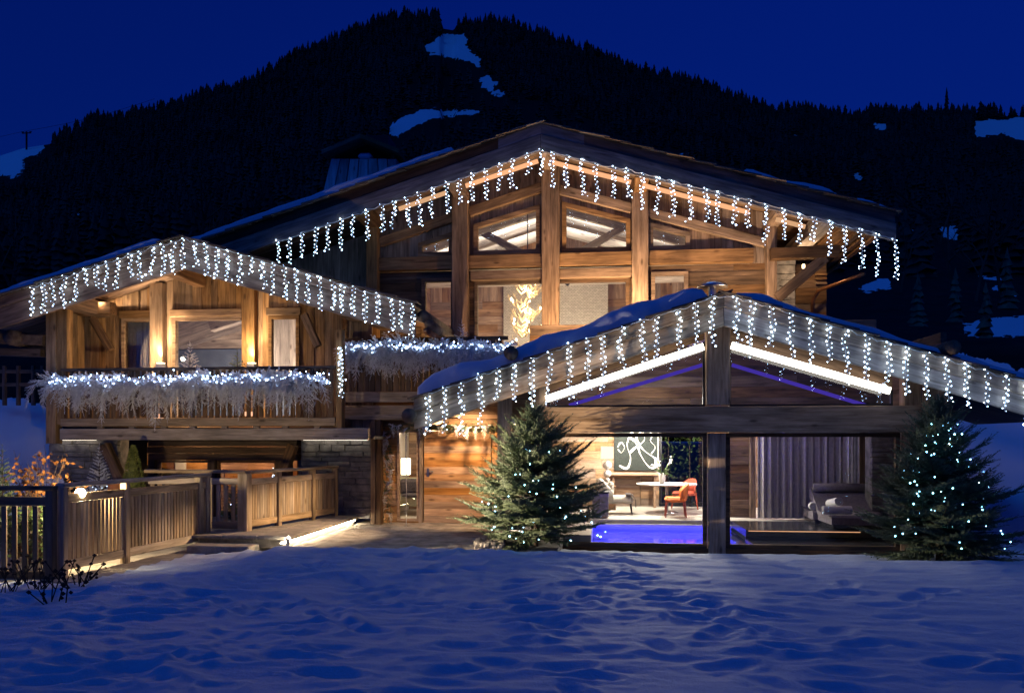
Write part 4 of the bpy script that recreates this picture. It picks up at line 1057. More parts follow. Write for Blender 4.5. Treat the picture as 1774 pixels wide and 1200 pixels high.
box("inner_door", XX(305, 18.6), XX(324, 18.6), 18.54, 18.58, .1, gz + .2, M_plaster, wing)
light("room_glow", 'POINT', (XX(330, 18), 18.0, 1.55), 14, WARM, wing, .1); light("room_glow", 'POINT', (XX(440, 18), 18.05, 1.6), 9, (1, .5, .25), wing, .1)
# bedroom behind the balcony windows
bx0, bx1, YB = LX(112), LX(590), 20.6
box("floor", bx0, bx1, YLW + .1, YB, ZL - .16, ZL - .01, W_int, wing)
clad_h(wing, bx0, bx1, 4.28, 6.0, YB, .26, W_ceil); box("headboard", bx0, bx1, YB - .06, YB + .02, ZL, 4.27, M_blueplast, wing)
a_, b_ = pt(306, 603, 20.2), pt(450, 557, 20.2)
for i in range(4):
    prism("ceiling_board", [(a_[0], a_[1] + .24 * i + .004), (b_[0], b_[1] + .24 * i + .004), (b_[0], b_[1] + .24 * i + .236), (a_[0], a_[1] + .24 * i + .236)], 20.15 - .01 * i, 20.5, W_grey, wing, g=(b_[0] - a_[0], b_[1] - a_[1]))
for (p, q) in ((lA_, lR), (lR, lB_)):
    for i in range(8):
        ya = YLW + .1 + i * .43; xa, xb = max(p[0], bx0), min(q[0], bx1)
        prism("ceiling_board", [(xa, lf(xa) - .24), (xb, lf(xb) - .24), (xb, lf(xb) - .28), (xa, lf(xa) - .28)], ya + .004, ya + .426, W_ceil, wing, g=(q[0] - p[0], q[1] - p[1]))
beam("ceiling_beam", (lR[0], YLW + .2, lR[1] - .5), (lR[0], YB, lR[1] - .5), .3, .3, W_grey, wing)
beam("ceiling_beam", (LX(300), 19.0, lf(LX(300)) - 1.05), (LX(440), 19.0, lf(LX(440)) - .55), .24, .26, W_grey, wing)
for x in (bx0 - .1, bx1): box("side_wall", x, x + .1, YLW + .1, YB, ZL, lf(x) - .3, W_int, wing)
V, Fc = lathe([(.0001, 0), (.12, 0), (.10, .24), (.0001, .24)], 16, (LX(492), 20.1, 3.15)); tag(mk("bedside_lamp", V, Fc, L_shade), "glowing cream lampshade low behind the wing's right window", "lamp")
light("bedroom_glow", 'POINT', (LX(360), 18.7, 3.1), 120, (1, .72, .5), wing, .15); light("bedroom_glow", 'POINT', (LX(500), 19.2, 3.0), 26, (1, .74, .56), wing, .12)
# curtain in the left window
def curtain(name, x0, x1, y, z0, z1, folds, amp, m, parent=None):
    n = folds * 8; V, Fc = [], []
    for k in range(2):
        for i in range(n + 1):
            x = x0 + (x1 - x0) * i / n; a = 2 * math.pi * i / 8
            d = amp * math.sin(a) + amp * .3 * math.sin(a * .37 + 1)
            V.append((x + amp * .4 * math.sin(2 * a), y + d, (z0, z1)[k]))
    n1 = n + 1
    V += [(x, yy + .012, z) for x, yy, z in V]
    for i in range(n): Fc += [(i, i + 1, n1 + i + 1, n1 + i), (2 * n1 + i + 1, 2 * n1 + i, 3 * n1 + i, 3 * n1 + i + 1)]
    Fc += [(0, n1, 3 * n1, 2 * n1), (n, 2 * n1 + n, 3 * n1 + n, n1 + n)]
    return mk(name, V, Fc, m, parent, None, True)
o = curtain("curtain", LX(214), LX(262), YLW + .16, ZL + .02, zw1 + .1, 8, .035, M_curtain); tag(o, "grey curtain drawn behind the wing's left balcony window", "curtain")
# wall uplights on the posts
for (u, lab) in [(278, "small box uplight on the post left of the wing's middle window"), (436, "small box uplight on the post right of the wing's middle window")]:
    p = P(u, 634, YLW - .28)
    lp = thing("wall_light", lab, "wall light", p)
    V, Fc = rbox(p.x - .10, p.x + .10, p.y - .05, p.y + .07, p.z - .13, p.z + .06, .015); mk("housing", V, Fc, M_steel, lp)
    V, Fc = rbox(p.x - .08, p.x + .08, p.y - .035, p.y + .055, p.z + .061, p.z + .072, .004); mk("lens", V, Fc, L_warm, lp)
    light("uplight_beam", 'SPOT', p + Vector((0, -.02, .10)), 110, WARM, lp, .03, aim=p + Vector((0, .10, 1.0)), cone=70, blend=1)
    light("uplight_fill", 'POINT', p + Vector((0, -.35, .25)), 24, WARM, lp, .05)
    light("downlight_beam", 'SPOT', p + Vector((0, -.02, -.16)), 25, WARM, lp, .03, aim=p + Vector((0, .02, -1.0)), cone=80, blend=1)
# small lamps on the balcony floor edge
for (u, v, lab) in [(275, 721, "copper floor lamp glowing under the garland left of centre"), (432, 717, "copper floor lamp glowing under the garland right of centre")]:
    p = P(u, v, YLB + .3); V, Fc = rbox(p.x - .09, p.x + .09, p.y - .06, p.y + .06, p.z - .04, p.z + .05, .012)
    tag(mk("floor_lamp", V, Fc, emit("copper_lamp", (1, .5, .28), 1.4)), lab, "lamp")
# eave logs at both ends of the wing roof
for (u, v, r) in [(20, 585, .17), (735, 547, .12), (745, 563, .10)]:
    c = pt(u, v, YLF + .3); log("log", c, r, YLF + .25, 21, wing)
beam("eave_plank", P(-80, 607, YLF + .6), P(78, 612, YLF + .6), .3, .16, W_dark, wing); beam("eave_beam", P(-80, 583, YLF + .5), P(80, 590, YLF + .5), .25, .22, M_logend, wing)
tube("gutter", [(XX(742, 16), YLF + .2, ZZ(742, 574, 15.9)), (XX(742, 16), 20, ZZ(742, 574, 15.9))], .07, M_copper, wing, 10)

# ================================================================== ENTRANCE (main chalet)
YD_ = 17.4; EX = lambda u: XX(u, YD_)
for (u0, u1, m) in [(643, 651, W_post), (652, 661, W_dark)]:
    box("post", XX(u0, 16.9), XX(u1, 16.9), 16.85, 17.05, -.1, ZZ(650, 727, 16.9), m, main)
box("porch_beam", XX(594, 16.9), XX(716, 16.9), 16.85, 17.1, ZZ(650, 727, 16.9), ZZ(650, 722, 16.9) + .04, W_rail, main)
hz0, hz1 = 0.0, 2.02
clad_h(main, EX(655), EX(872), -.05, 2.9, YD_, .17, W_door, [(EX(688), EX(726), hz0, hz1), (EX(733), EX(852), -.05, hz1)])
window([(EX(688) + .003, hz0), (EX(726) - .003, hz0), (EX(726) - .003, hz1 - .003), (EX(688) + .003, hz1 - .003)], YD_ - .02, main, W_door, .05, .1)
box("door_jamb", EX(726), EX(733), YD_ - .05, YD_ + .1, -.05, hz1, W_post, main)
door = box("front_door", EX(735), EX(851), YD_ + .01, YD_ + .05, -.03, hz1 - .02, W_door, main)
n = 13
for i in range(n):
    za = -.03 + (hz1 - .01) * i / n; zb_ = -.03 + (hz1 - .01) * (i + 1) / n
    prism("door_board", [(EX(735), za), (EX(851), za), (EX(851), zb_), (EX(735), zb_)], YD_ - .035 + rnd.uniform(-.006, .006), YD_ + .009, W_door, door, g=(1, 0), ch=.006)
hp = P(741, 816, YD_ - .04); V, Fc = join([rbox(hp.x - .02, hp.x + .03, YD_ - .05, YD_ - .037, hp.z - .12, hp.z + .06, .004), rbox(hp.x, hp.x + .13, YD_ - .09, YD_ - .07, hp.z - .012, hp.z + .012, .004), rbox(hp.x, hp.x + .022, YD_ - .088, YD_ - .04, hp.z - .011, hp.z + .011, .003)])
mk("handle", V, Fc, M_steel, door)
# hallway
hx0, hx1, hy1 = EX(652), EX(740), 20.4
box("floor", hx0, hx1 + 1, YD_ + .1, hy1, -.1, -.002, M_floor, main)
clad_h(main, hx0, hx1 + 1, 0, 2.3, hy1, .3, W_int); box("hall_wall", hx0 - .1, hx0, YD_ + .12, hy1, 0, 2.3, M_plaster, main); box("hall_wall", hx1 + 1, hx1 + 1.1, YD_ + .12, hy1, 0, 2.3, M_plaster, main); box("ceiling", hx0, hx1 + 1, YD_ + .12, hy1, 2.2, 2.26, W_int, main)
p = P(703, 808, 18.4)
pl = thing("pendant_lamp", "glowing cylinder pendant lamp hanging in the window beside the front door", "pendant lamp", p)
V, Fc = lathe([(.10, -.19), (.115, -.17), (.115, .19), (.10, .2)], 24, p); mk("lamp_shade", V, Fc, emit("pendant_shade", (1.0, .80, .50), 5.0), pl)
tube("chain", [p + Vector((0, 0, .2)), (p.x, p.y, 2.2)], .008, M_black, pl, 5)
light("pendant_glow", 'POINT', p + Vector((0, -.25, .28)), 22, WARMW, pl, .1)
light("hall_glow", 'POINT', (hx1 - .2, 18.9, 2.0), 28, WARMW, main, .1)
# porch spot on the front post and its light
p = P(889, 729, 14.9); ps = thing("spot_lamp", "small white spot lamp on the front post beside the bright green fir", "spot lamp", p)
V, Fc = lathe([(.02, .05), (.05, .03), (.065, -.02), (.05, -.05), (.0001, -.055)], 16, p); mk("shade", V, Fc, M_white, ps, None, True)
V, Fc = lathe([(.0001, -.058), (.045, -.058), (.045, -.062), (.0001, -.062)], 14, p); mk("lens", V, Fc, L_warm, ps)
beam("bracket", p + Vector((-.12, .05, .02)), p + Vector((0, 0, .02)), .02, .02, M_steel, ps)
light("spot_beam", 'SPOT', p + Vector((-.05, -.08, -.09)), 85, WARM, ps, .04, aim=Vector((-1.6, 13.6, .6)), cone=140, blend=1)
# porch ceiling lamps over the door
for u in (770, 825):
    x = EX(u); z = pf(x) - .26; V, Fc = lathe([(.0001, 0), (.05, 0), (.055, .03), (.0001, .03)], 12, (x, 16.75, z - .03)); d = mk("porch_downlight", V, Fc, L_warm, main)
    light("porch_glow", 'SPOT', (x, 16.3, z - .09), 110, WARM, d, .05, aim=(x - .2, 17.6, .8), cone=120, blend=.7); light("porch_beam", 'SPOT', (x, 16.4, z - .1), 640, WARM, d, .05, aim=(-6.7, 14.0, .3), cone=64, blend=1)
# unseen lamps added on balcony and pool roof to wash the great gable
for u in (768, 802, 845, 955, 1035, 1108, 1300):
    x = XX(u, 17.75); z0 = ZF - .02 if u < 880 else pf(x) + .36
    z0 = max(z0, ZF - .02)
    V, Fc = lathe([(.0001, 0), (.06, 0), (.07, .12), (.0001, .12)], 12, (x, 17.75, z0)); d = mk("added_uplight", V, Fc, M_black, main)
    light("facade_glow", 'SPOT', (x, 17.75, z0 + .16), 120 if u < 1200 else 110, WARM, d, .05, aim=(x, 19, z0 + 2.6), cone=140, blend=1)

p = P(1392, 462, 19.7); d = mk("added_lamp", *lathe([(.0001, .06), (.03, .05), (.03, -.03), (.0001, -.03)], 12, p), L_warm, main)  # added lamp to light the bracket and the stone wall beside it
light("eave_fill", 'POINT', p + Vector((0, -.2, -.05)), 16, WARM, d, .05)

gp = Vector((WKX + .05, 12.95, .12)); gs = thing("ground_spot", "small glaring ground spot lamp at the near end of the glowing strip", "spot lamp", gp)
mk("housing", *lathe([(.03, -.12), (.035, .0), (.03, .02), (.0001, .02)], 14, gp), M_steel, gs)
mk("lens", *octa(gp + Vector((.02, -.02, .04)), .024), emit("spot_lens", (1.0, .85, .6), 60), gs)
light("ground_beam", 'SPOT', gp + Vector((.08, -.08, .10)), 2300, WARMW, gs, .04, aim=(-1.4, 13.3, 1.25), cone=48, blend=1)
# ================================================================== RAILINGS OF THE WALKWAY
def railing(label, p0, p1, ztop, zfoot, nb, posts, mid=True, m=W_rail, zlow=.14, pw=.11, bw=.07, gap=None, bd=.03):
    """horizontal run p0->p1 (x,y): two top rails, low rail, balusters, posts at the given fractions"""
    t = thing("railing", label, "railing", (p0[0], p0[1], zfoot), "wooden railings along the walkway")
    a, b = Vector((p0[0], p0[1], 0)), Vector((p1[0], p1[1], 0)); d = (b - a).normalized(); L = (b - a).length
    up = Vector((0, 0, 1))
    beam("handrail", a + up * (ztop - .03) - d * .05, b + up * (ztop - .03) + d * .05, .15, .06, m, t, seg=4, jit=.03)
    beam("rail", a + up * (ztop - .21) + d * .0, b + up * (ztop - .21), .05, .12, m, t)
    beam("rail", a + up * (zfoot + zlow), b + up * (zfoot + zlow), .05, .13, m, t)
    for i in range(nb):
        c = a + d * (L * (i + .5) / nb)
        w = bw * rnd.uniform(.93, 1.07)
        x, y, z = frame_axes(up, d)
        beam("baluster", c + up * (zfoot + zlow + .068), c + up * (ztop - .275), bd, w, m, t, up=d, ch=.005)
    for s in posts:
        c = a + d * L * s
        beam("post", c + up * (zfoot - .05), c + up * (ztop - .062), pw, pw, m, t, up=d, seg=3, jit=.015)
    return t
FX, FY0, FY1 = -7.15, 10.25, 13.75
W_railshade = wood("railing_wood_shaded", (.06, .042, .028), (.17, .12, .08), var=.2)  # railing wood with the shade of the unlit side put into its colour
railing("long wooden railing with dense balusters receding beside the lit path", (FX - .28, FY0), (FX, FY1), 1.20, -.08, 42, (.0, .37, .93, 1.0))
railing("dark wooden railing in shadow, running left from the path lamp", (FX - .36, FY0 - .12), (FX - 4.2, FY0 - .35), 1.17, -.2, 26, (0.0, .5), m=W_railshade)
q0 = (XX(258, 14.1), 14.1); q1 = (XX(424, 13.95), 13.95)
railing("short open wooden railing with few balusters facing the viewer", q0, q1, ZZ(420, 814, 13.95), .10, 13, (1.0,), pw=.19, bw=.08)
q2 = (XX(580, 17.0), 17.0)
railing("pale wooden railing with dense balusters running back to the stone wall", (q1[0] + .04, q1[1] + .1), q2, 1.24, .12, 40, (.30, .70, 1.0))
# path lamp on the railing
p = P(147, 853, FY0 + .45) + Vector((.0, -.10, 0)); lp = thing("path_lamp", "bright round path lamp glaring on the near end of the long railing", "lamp", p)
V, Fc = lathe([(.0001, -.075), (.05, -.055), (.075, 0), (.05, .055), (.0001, .075)], 16, p); mk("globe", V, Fc, emit("path_globe", (1.0, .80, .48), 40), lp, None, True)
beam("bracket", p + Vector((0, 0, .05)), p + Vector((0, 0, .14)), .03, .03, M_black, lp, up=(0, 1, 0))
light("path_glow", 'POINT', p + Vector((-.25, .40, .05)), 110, (1.0, .78, .45), lp, .06)

# ================================================================== FIR SPRAYS
def twig_template(seed, nn=30, w=.020, lo=.125):
    """one shoot along +X of length 1, needles around it; returns V, T"""
    r = random.Random(seed); V, T = [], []
    V += [(0, .012, 0), (0, -.006, .010), (0, -.006, -.010), (1, 0, 0)]; T += [(0, 1, 3), (1, 2, 3), (2, 0, 3)]
    for i in range(nn):
        s = (i + .5) / nn; a = r.uniform(0, 2 * math.pi); ln = lo * 1.9 * (1 - .45 * s) * r.uniform(.8, 1.2)
        d = Vector((r.uniform(.55, .85), math.cos(a), math.sin(a))).normalized(); c = Vector((s, 0, 0))
        n = d.cross(Vector((1, 0, 0))).normalized() * w * 1.6
        b = len(V); V += [tuple(c + n), tuple(c - n), tuple(c + d * ln)]; T.append((b, b + 1, b + 2))
    return np.array(V), np.array(T)
TW = [twig_template(i) for i in range(5)]
TWS = [twig_template(20 + i, 20, .024, .11) for i in range(4)]           # fat, snow-laden
def place_twigs(tw, temps, seed):
    """tw: list of (pos, dir, len)"""
    g = np.random.default_rng(seed); Vs, Ts, off = [], [], 0
    for (p, d, l) in tw:
        V, T = temps[int(g.integers(len(temps)))]
        x = np.array(d); x = x / np.linalg.norm(x); u = np.array([0, 0, 1.]) if abs(x[2]) < .9 else np.array([1., 0, 0])
        y = np.cross(u, x); y /= np.linalg.norm(y); z = np.cross(x, y); a = g.uniform(0, 6.28)
        y2 = y * math.cos(a) + z * math.sin(a); z2 = np.cross(x, y2)
        Vs.append(V @ np.stack([x, y2, z2]) * l + np.array(p)); Ts.append(T + off); off += len(V)
    return np.concatenate(Vs), np.concatenate(Ts)
def fir_tree(h, R, seed, base=.12, dens=1.0):
    r = random.Random(seed); tw, br = [], []
    z = base * h; 
    while z < h * .97:
        t = z / h; k_ = min(1, max(0, (t - base) / max(.08, .30 - base))); rad = R * 1.12 * (1 - t) ** .80 * (.58 + .42 * k_ * (2 - k_)) * (1 - .5 * max(0, (t - .78) / .22)); n = max(5, int((9 if t < .6 else 8) * dens))
        a0 = r.uniform(0, 6.28)
        for k in range(n):
            a = a0 + 2 * math.pi * k / n + r.uniform(-.3, .3); L = rad * r.uniform(.62, 1.18)
            el = math.radians(-2 + 48 * t + r.uniform(-14, 14))
            d = Vector((math.cos(a) * math.cos(el), math.sin(a) * math.cos(el), math.sin(el))); side = Vector((-math.sin(a), math.cos(a), 0))
            pts = []; p = Vector((0, 0, z + r.uniform(-.04, .04))); m = 6
            for i in range(m + 1):
                pts.append(p.copy()); dd = (d + Vector((0, 0, -.18 + .5 * (i / m) ** 2))).normalized(); p = p + dd * L / m
            br.append(tube_np(pts, max(.005, .014 * L), 4, .25))
            ns = max(3, int(L / .075))
            for i in range(ns):
                s = .16 + .84 * (i + r.uniform(0, .6)) / ns
                if s > 1: s = 1
                j = min(m - 1, int(s * m)); q = pts[j].lerp(pts[j + 1], s * m - j); ax = (pts[j + 1] - pts[j]).normalized()
                sl = L * .42 * (1 - s) + .10
                for sg in (-1, 1):
                    sd = (ax * r.uniform(.75, 1.0) + side * sg * r.uniform(.55, .9) + Vector((0, 0, r.uniform(-.18, .18)))).normalized()
                    tl = min(sl, .22)
                    tw.append((q, sd, tl * r.uniform(.85, 1.15)))
                    if sl > .26:
                        e = q + sd * sl; tw.append((q + sd * tl * .8, sd, min(.2, sl - tl * .7)))
                        for sg2 in (-1, 1):
                            s2 = (sd + ax * .5 * sg2 + Vector((0, 0, r.uniform(-.2, .2)))).normalized(); tw.append((q + sd * sl * r.uniform(.3, .65), s2, r.uniform(.10, .17)))
                if r.random() < .5: tw.append((q, (ax + Vector((0, 0, r.uniform(.3, .7)))).normalized(), r.uniform(.09, .15)))
            tw.append((pts[-1], (pts[-1] - pts[-2]).normalized(), .17))
        z += h * .042 * (1.0 - .3 * t)
    tw.append((Vector((0, 0, h * .93)), Vector((0, 0, 1)), h * .09))
    for k in range(5):
        a = 2 * math.pi * k / 5; tw.append((Vector((0, 0, h * .94)), Vector((math.cos(a), math.sin(a), 1.1)).normalized(), .15))
    return tw, br
def christmas_tree(label, base, h, R, seed, m, nb, lab2, start=.12, zone=(.1, .8), ang=(-1.2, 1.2)):
    t = thing("fir_tree", label, "fir tree", base); M = Matrix.Translation(Vector(base))
    tw, br = fir_tree(h, R, seed, start)
    V, T = place_twigs(tw, TW, seed); mknp("crown", V, T, m, t, M)
    V, Fc = join(br); mk("branches", V, Fc, M_bark, t, M)
    V, Fc = tube_np([(0, 0, -.3), (0.01, 0, h * .3), (0, .01, h * .95)], .055, 9, .18); mk("trunk", V, Fc, M_bark, t, M, True)
    r = random.Random(seed + 1); lt = thing("tree_lights", lab2, "string lights", base)
    bl = []
    for i in range(nb):
        f = r.uniform(*zone); rad = R * (1 - f) ** .78 * r.uniform(.55, .98); a = -math.pi / 2 + r.uniform(*ang)
        bl.append(Vector(base) + Vector((rad * math.cos(a), rad * math.sin(a), f * h)))
    bl.sort(key=lambda q: q.z)
    for q in bl[::2]:
        V, Fc = octa(q, r.uniform(.009, .013)); mk("bulb", V, Fc, L_tree, lt)
    mk("bulbs", *join([octa(q, r.uniform(.005, .009)) for q in bl[1::2]]), L_tree, lt)['kind'] = 'stuff'
    V, Fc = tube_np([bl[i].lerp(bl[i + 1], .5) * .94 + Vector((base[0], base[1], bl[i].z)) * .06 for i in range(len(bl) - 1)], .004, 3); mk("wire", V, Fc, M_black, lt)
    return t
b1 = P(928, 945, 13.75); b1.z = -.16
h1 = ZZ(925, 702, 13.75) - b1.z
christmas_tree("sunlit-green large fir with pale tips beside the front door, lights in it".replace("sunlit-green large", "large bright green"), b1, h1, 1.55, 11, M_leaf, 46, "ice blue string lights in the bright green fir near the door", .13, (.12, .72), (-1.1, 1.3))
b2 = P(1626, 958, 13.6); b2.z = -.2
h2 = ZZ(1622, 690, 13.6) - b2.z
christmas_tree("darker fir reaching the snow at the right end of the pool house", b2, h2, 1.36, 23, M_leaf2, 84, "ice blue string lights in the darker fir on the right", .07, (.12, .85), (-1.4, 1.2))
# cobbles at the foot of the front post
V, Fc = [], []
r = random.Random(8); parts = []
for i in range(130):
    p = G(r.uniform(818, 870), r.uniform(938, 956), -.03); p.y += r.uniform(0, .5); s = r.uniform(.03, .06)
    v, f = rbox(p.x - s, p.x + s, p.y - s * .8, p.y + s * .8, p.z - .02, p.z + s * r.uniform(.8, 1.8), s * .45); parts.append((v, f))
tag(mk("cobbles", *join(parts), M_concrete), "heap of pale rounded cobbles at the foot of the front post", "cobbles", kind='stuff')

# ================================================================== SNOWY FIR GARLANDS
def drooping_branch(L, seed, droop=1.0):
    """branch leaving the origin along -Y (towards the viewer), then hanging down"""
    r = random.Random(seed); pts = []; p = Vector((0, 0, 0)); m = 9; bend = r.uniform(-.25, .25)
    for i in range(m + 1):
        pts.append(p.copy()); s = i / m
        d = Vector((bend * (1 + s), -1.0 + 1.05 * s * droop, .35 - 2.2 * s * droop)).normalized(); p = p + d * L / m
    tw = []
    for i in range(int(L / .05)):
        s = min(.999, .05 + .95 * (i + r.random()) / int(L / .05)); j = int(s * m); q = pts[j].lerp(pts[j + 1], s * m - j); ax = (pts[j + 1] - pts[j]).normalized()
        sd = ax.cross(Vector((0, 1, .3))).normalized()
        for sg in (-1, 1):
            d = (ax * .8 + sd * sg * r.uniform(.4, .9) + Vector((0, r.uniform(-.5, .2), r.uniform(-.25, .15)))).normalized()
            l = (.20 * (1 - s) + .10) * r.uniform(.8, 1.2); tw.append((q, d, l))
            if l > .2: tw.append((q + d * l * .5, (d + ax * .7).normalized(), l * .6))
    tw.append((pts[-1], (pts[-1] - pts[-2]).normalized(), .15))
    V, T = place_twigs(tw, TWS, seed); bv, bf = tube_np(pts, .012, 4, .3)
    return V, T, bv, bf
BR = []
for i in range(7):
    V, T, bv, bf = drooping_branch(.62 + .075 * i, 60 + i, .8 + .07 * i)
    n = len(V); Vq = np.concatenate([V, np.array([tuple(q) for q in bv])]); tri = T.tolist() + [tuple(a + n for a in f) for f in bf]
    me = bpy.data.meshes.new("branch"); me.from_pydata(Vq.tolist(), [], tri); me.materials.append(M_flock); BR.append(me)
def branch_at(parent, c, rz, rx=0.0, sc=1.0, k=None, ry=0.0):
    o = bpy.data.objects.new("branch", BR[rnd.randrange(7) if k is None else k])
    put(o, parent, Matrix.Translation(Vector(c)) @ Matrix.Rotation(rz, 4, 'Z') @ Matrix.Rotation(rx, 4, 'X') @ Matrix.Rotation(ry, 4, 'Y') @ Matrix.Scale(sc, 4)); return o
def garland(label, lab2, x0, x1, y, z, n, sc, dens_end, nbulb, top_twigs=True, bulbx1=None, seed=1):
    r = random.Random(seed)
    t = thing("fir_garland", label, "garland", (x0, y, z), "snowy fir garlands on the balconies")
    for i in range(n):
        x = x0 + (x1 - x0) * (i + r.uniform(.1, .9)) / n
        branch_at(t, (x, y + r.uniform(-.05, .05), z + r.uniform(-.16, .05)), r.uniform(-.7, .7), r.uniform(-.25, .35), sc * r.uniform(.75, 1.15))
    for i in range(int(n * .7)):
        x = x0 + (x1 - x0) * (i + r.random()) / (n * .7)
        branch_at(t, (x, y + .05, z - .02), r.uniform(-1.3, 1.3), r.uniform(.5, 1.2), sc * r.uniform(.38, .6))
    for i in range(int(n * .6)):
        x = x0 + (x1 - x0) * (i + r.random()) / (n * .6)
        branch_at(t, (x, y - .12, z - .22), r.uniform(-.5, .5), r.uniform(-.5, -.1), sc * r.uniform(.7, .95))
    V, T = place_twigs([(Vector((r.uniform(x0, x1), y - r.uniform(-.08, .10), z - r.uniform(-.05, .50))), Vector((r.uniform(-1, 1), r.uniform(-1, .2), r.uniform(-1.2, .2))).normalized(), r.uniform(.14, .24)) for i in range(int(330 * (x1 - x0) / 5 * 1.6))], TWS, seed)
    mknp("sprigs", V, T, M_flock, t)['kind'] = 'stuff'
    lt = thing("garland_lights", lab2, "string lights", (x0, y, z), "string lights on the balcony garlands")
    bl = []; X1 = bulbx1 or x1
    for i in range(nbulb):
        x = x0 - .03 + (X1 - x0 + .06) * (i + r.random()) / nbulb
        bl.append(Vector((x, y - r.uniform(.22, .46), z - .03 + r.gauss(0, .06))))
    big = [q for i, q in enumerate(bl) if i % 3 == 0]
    for q in big: mk("bulb", *octa(q, r.uniform(.013, .019)), L_garl, lt)
    mk("bulbs", *join([octa(q, r.uniform(.008, .013)) for i, q in enumerate(bl) if i % 3]), L_garl, lt)['kind'] = 'stuff'
    mk("wire", *tube_np(bl, .004, 3), M_wire, lt)
    return t
garland("snow flocked fir garland drooping along the left wing's balcony rail", "blue white string lights woven along the left wing's garland", XX(112, YLB), XX(553, YLB), YLB - .12, ZZ(340, 657, YLB), 62, 1.04, 0, 240, bulbx1=XX(582, YLB), seed=4)
garland("snow flocked fir garland on the middle balcony behind the pool roof", "blue white string lights woven along the middle balcony garland", XX(600, YBM), XX(890, YBM), YBM - .12, ZZ(740, 603, YBM), 54, 1.04, 0, 170, seed=9)
# upright fir tops standing behind the two garlands
def small_fir(label, base, h, R, seed, m):
    t = thing("small_fir", label, "fir tree", base); M = Matrix.Translation(Vector(base)); r = random.Random(seed); tw = []
    z = .05
    while z < h:
        for k in range(6):
            a = r.uniform(0, 6.28); l = R * (1 - z / h) + .06; tw.append((Vector((0, 0, z)), Vector((math.cos(a), math.sin(a), .5)).normalized(), l)) 
            if l > .16: tw.append((Vector((0, 0, z)) + Vector((math.cos(a), math.sin(a), .5)).normalized() * l * .5, Vector((math.cos(a + .7), math.sin(a + .7), .5)).normalized(), l * .55))
        z += .07
    tw.append((Vector((0, 0, h - .05)), Vector((0, 0, 1)), .16))
    V, T = place_twigs(tw, TWS if m is M_flock else TW, seed); mknp("crown", V, T, m, t, M); mk("trunk", *tube_np([(0, 0, -.05), (0, 0, h)], .015, 6, .3), M_bark, t, M); return t
small_fir("little frosted fir standing on the left wing's balcony before the middle window", P(329, 648, YLB + .3), .62, .22, 2, M_flock)
small_fir("tiny dark fir on the left wing's balcony beside the right uplight", P(411, 640, YLB + .3), .34, .14, 3, M_leaf2)
small_fir("little frosted fir rising from the middle balcony garland", P(800, 596, YBM + .2), .45, .18, 4, M_flock)
# garland round the entrance
t = thing("door_garland", "frosted fir garland hanging down beside and over the front door", "garland", P(672, 900, 17.2))
r = random.Random(6)
for i in range(17):
    p = P(671 + r.uniform(-7, 7), 742 + i * 9.2, 17.15); branch_at(t, p, r.uniform(-1.2, 1.2), r.uniform(-.2, .3), r.uniform(.32, .46))
for i in range(15):
    p = P(682 + i * 12.3, 738 + r.uniform(-3, 3), 16.9); branch_at(t, p, r.uniform(-1.2, 1.2), r.uniform(.0, .5), r.uniform(.30, .42))
V, T = place_twigs([(P(668 + r.uniform(-9, 9), r.uniform(740, 898), 17.2), Vector((r.uniform(-1, 1), r.uniform(-1, 0), r.uniform(-1, .3))).normalized(), r.uniform(.12, .22)) for i in range(160)]
                   + [(P(r.uniform(675, 860), 739 + r.uniform(-5, 5), 16.95), Vector((r.uniform(-1, 1), r.uniform(-1, 0), r.uniform(-.9, .3))).normalized(), r.uniform(.12, .2)) for i in range(190)], TW, 5)
mknp("sprigs", V, T, M_leaf, t)['kind'] = 'stuff'
tube("chain", [P(704, 752 + i * 12, 16.5) + Vector((.006 * (-1) ** i, 0, 0)) for i in range(17)], .008, M_wire, None, 5)
o = bpy.data.objects["chain.001"] if "chain.001" in bpy.data.objects else bpy.data.objects["chain"]; o.name = "rain_chain"; tag(o, "thin pale rain chain hanging from the eave in front of the hall window", "chain")

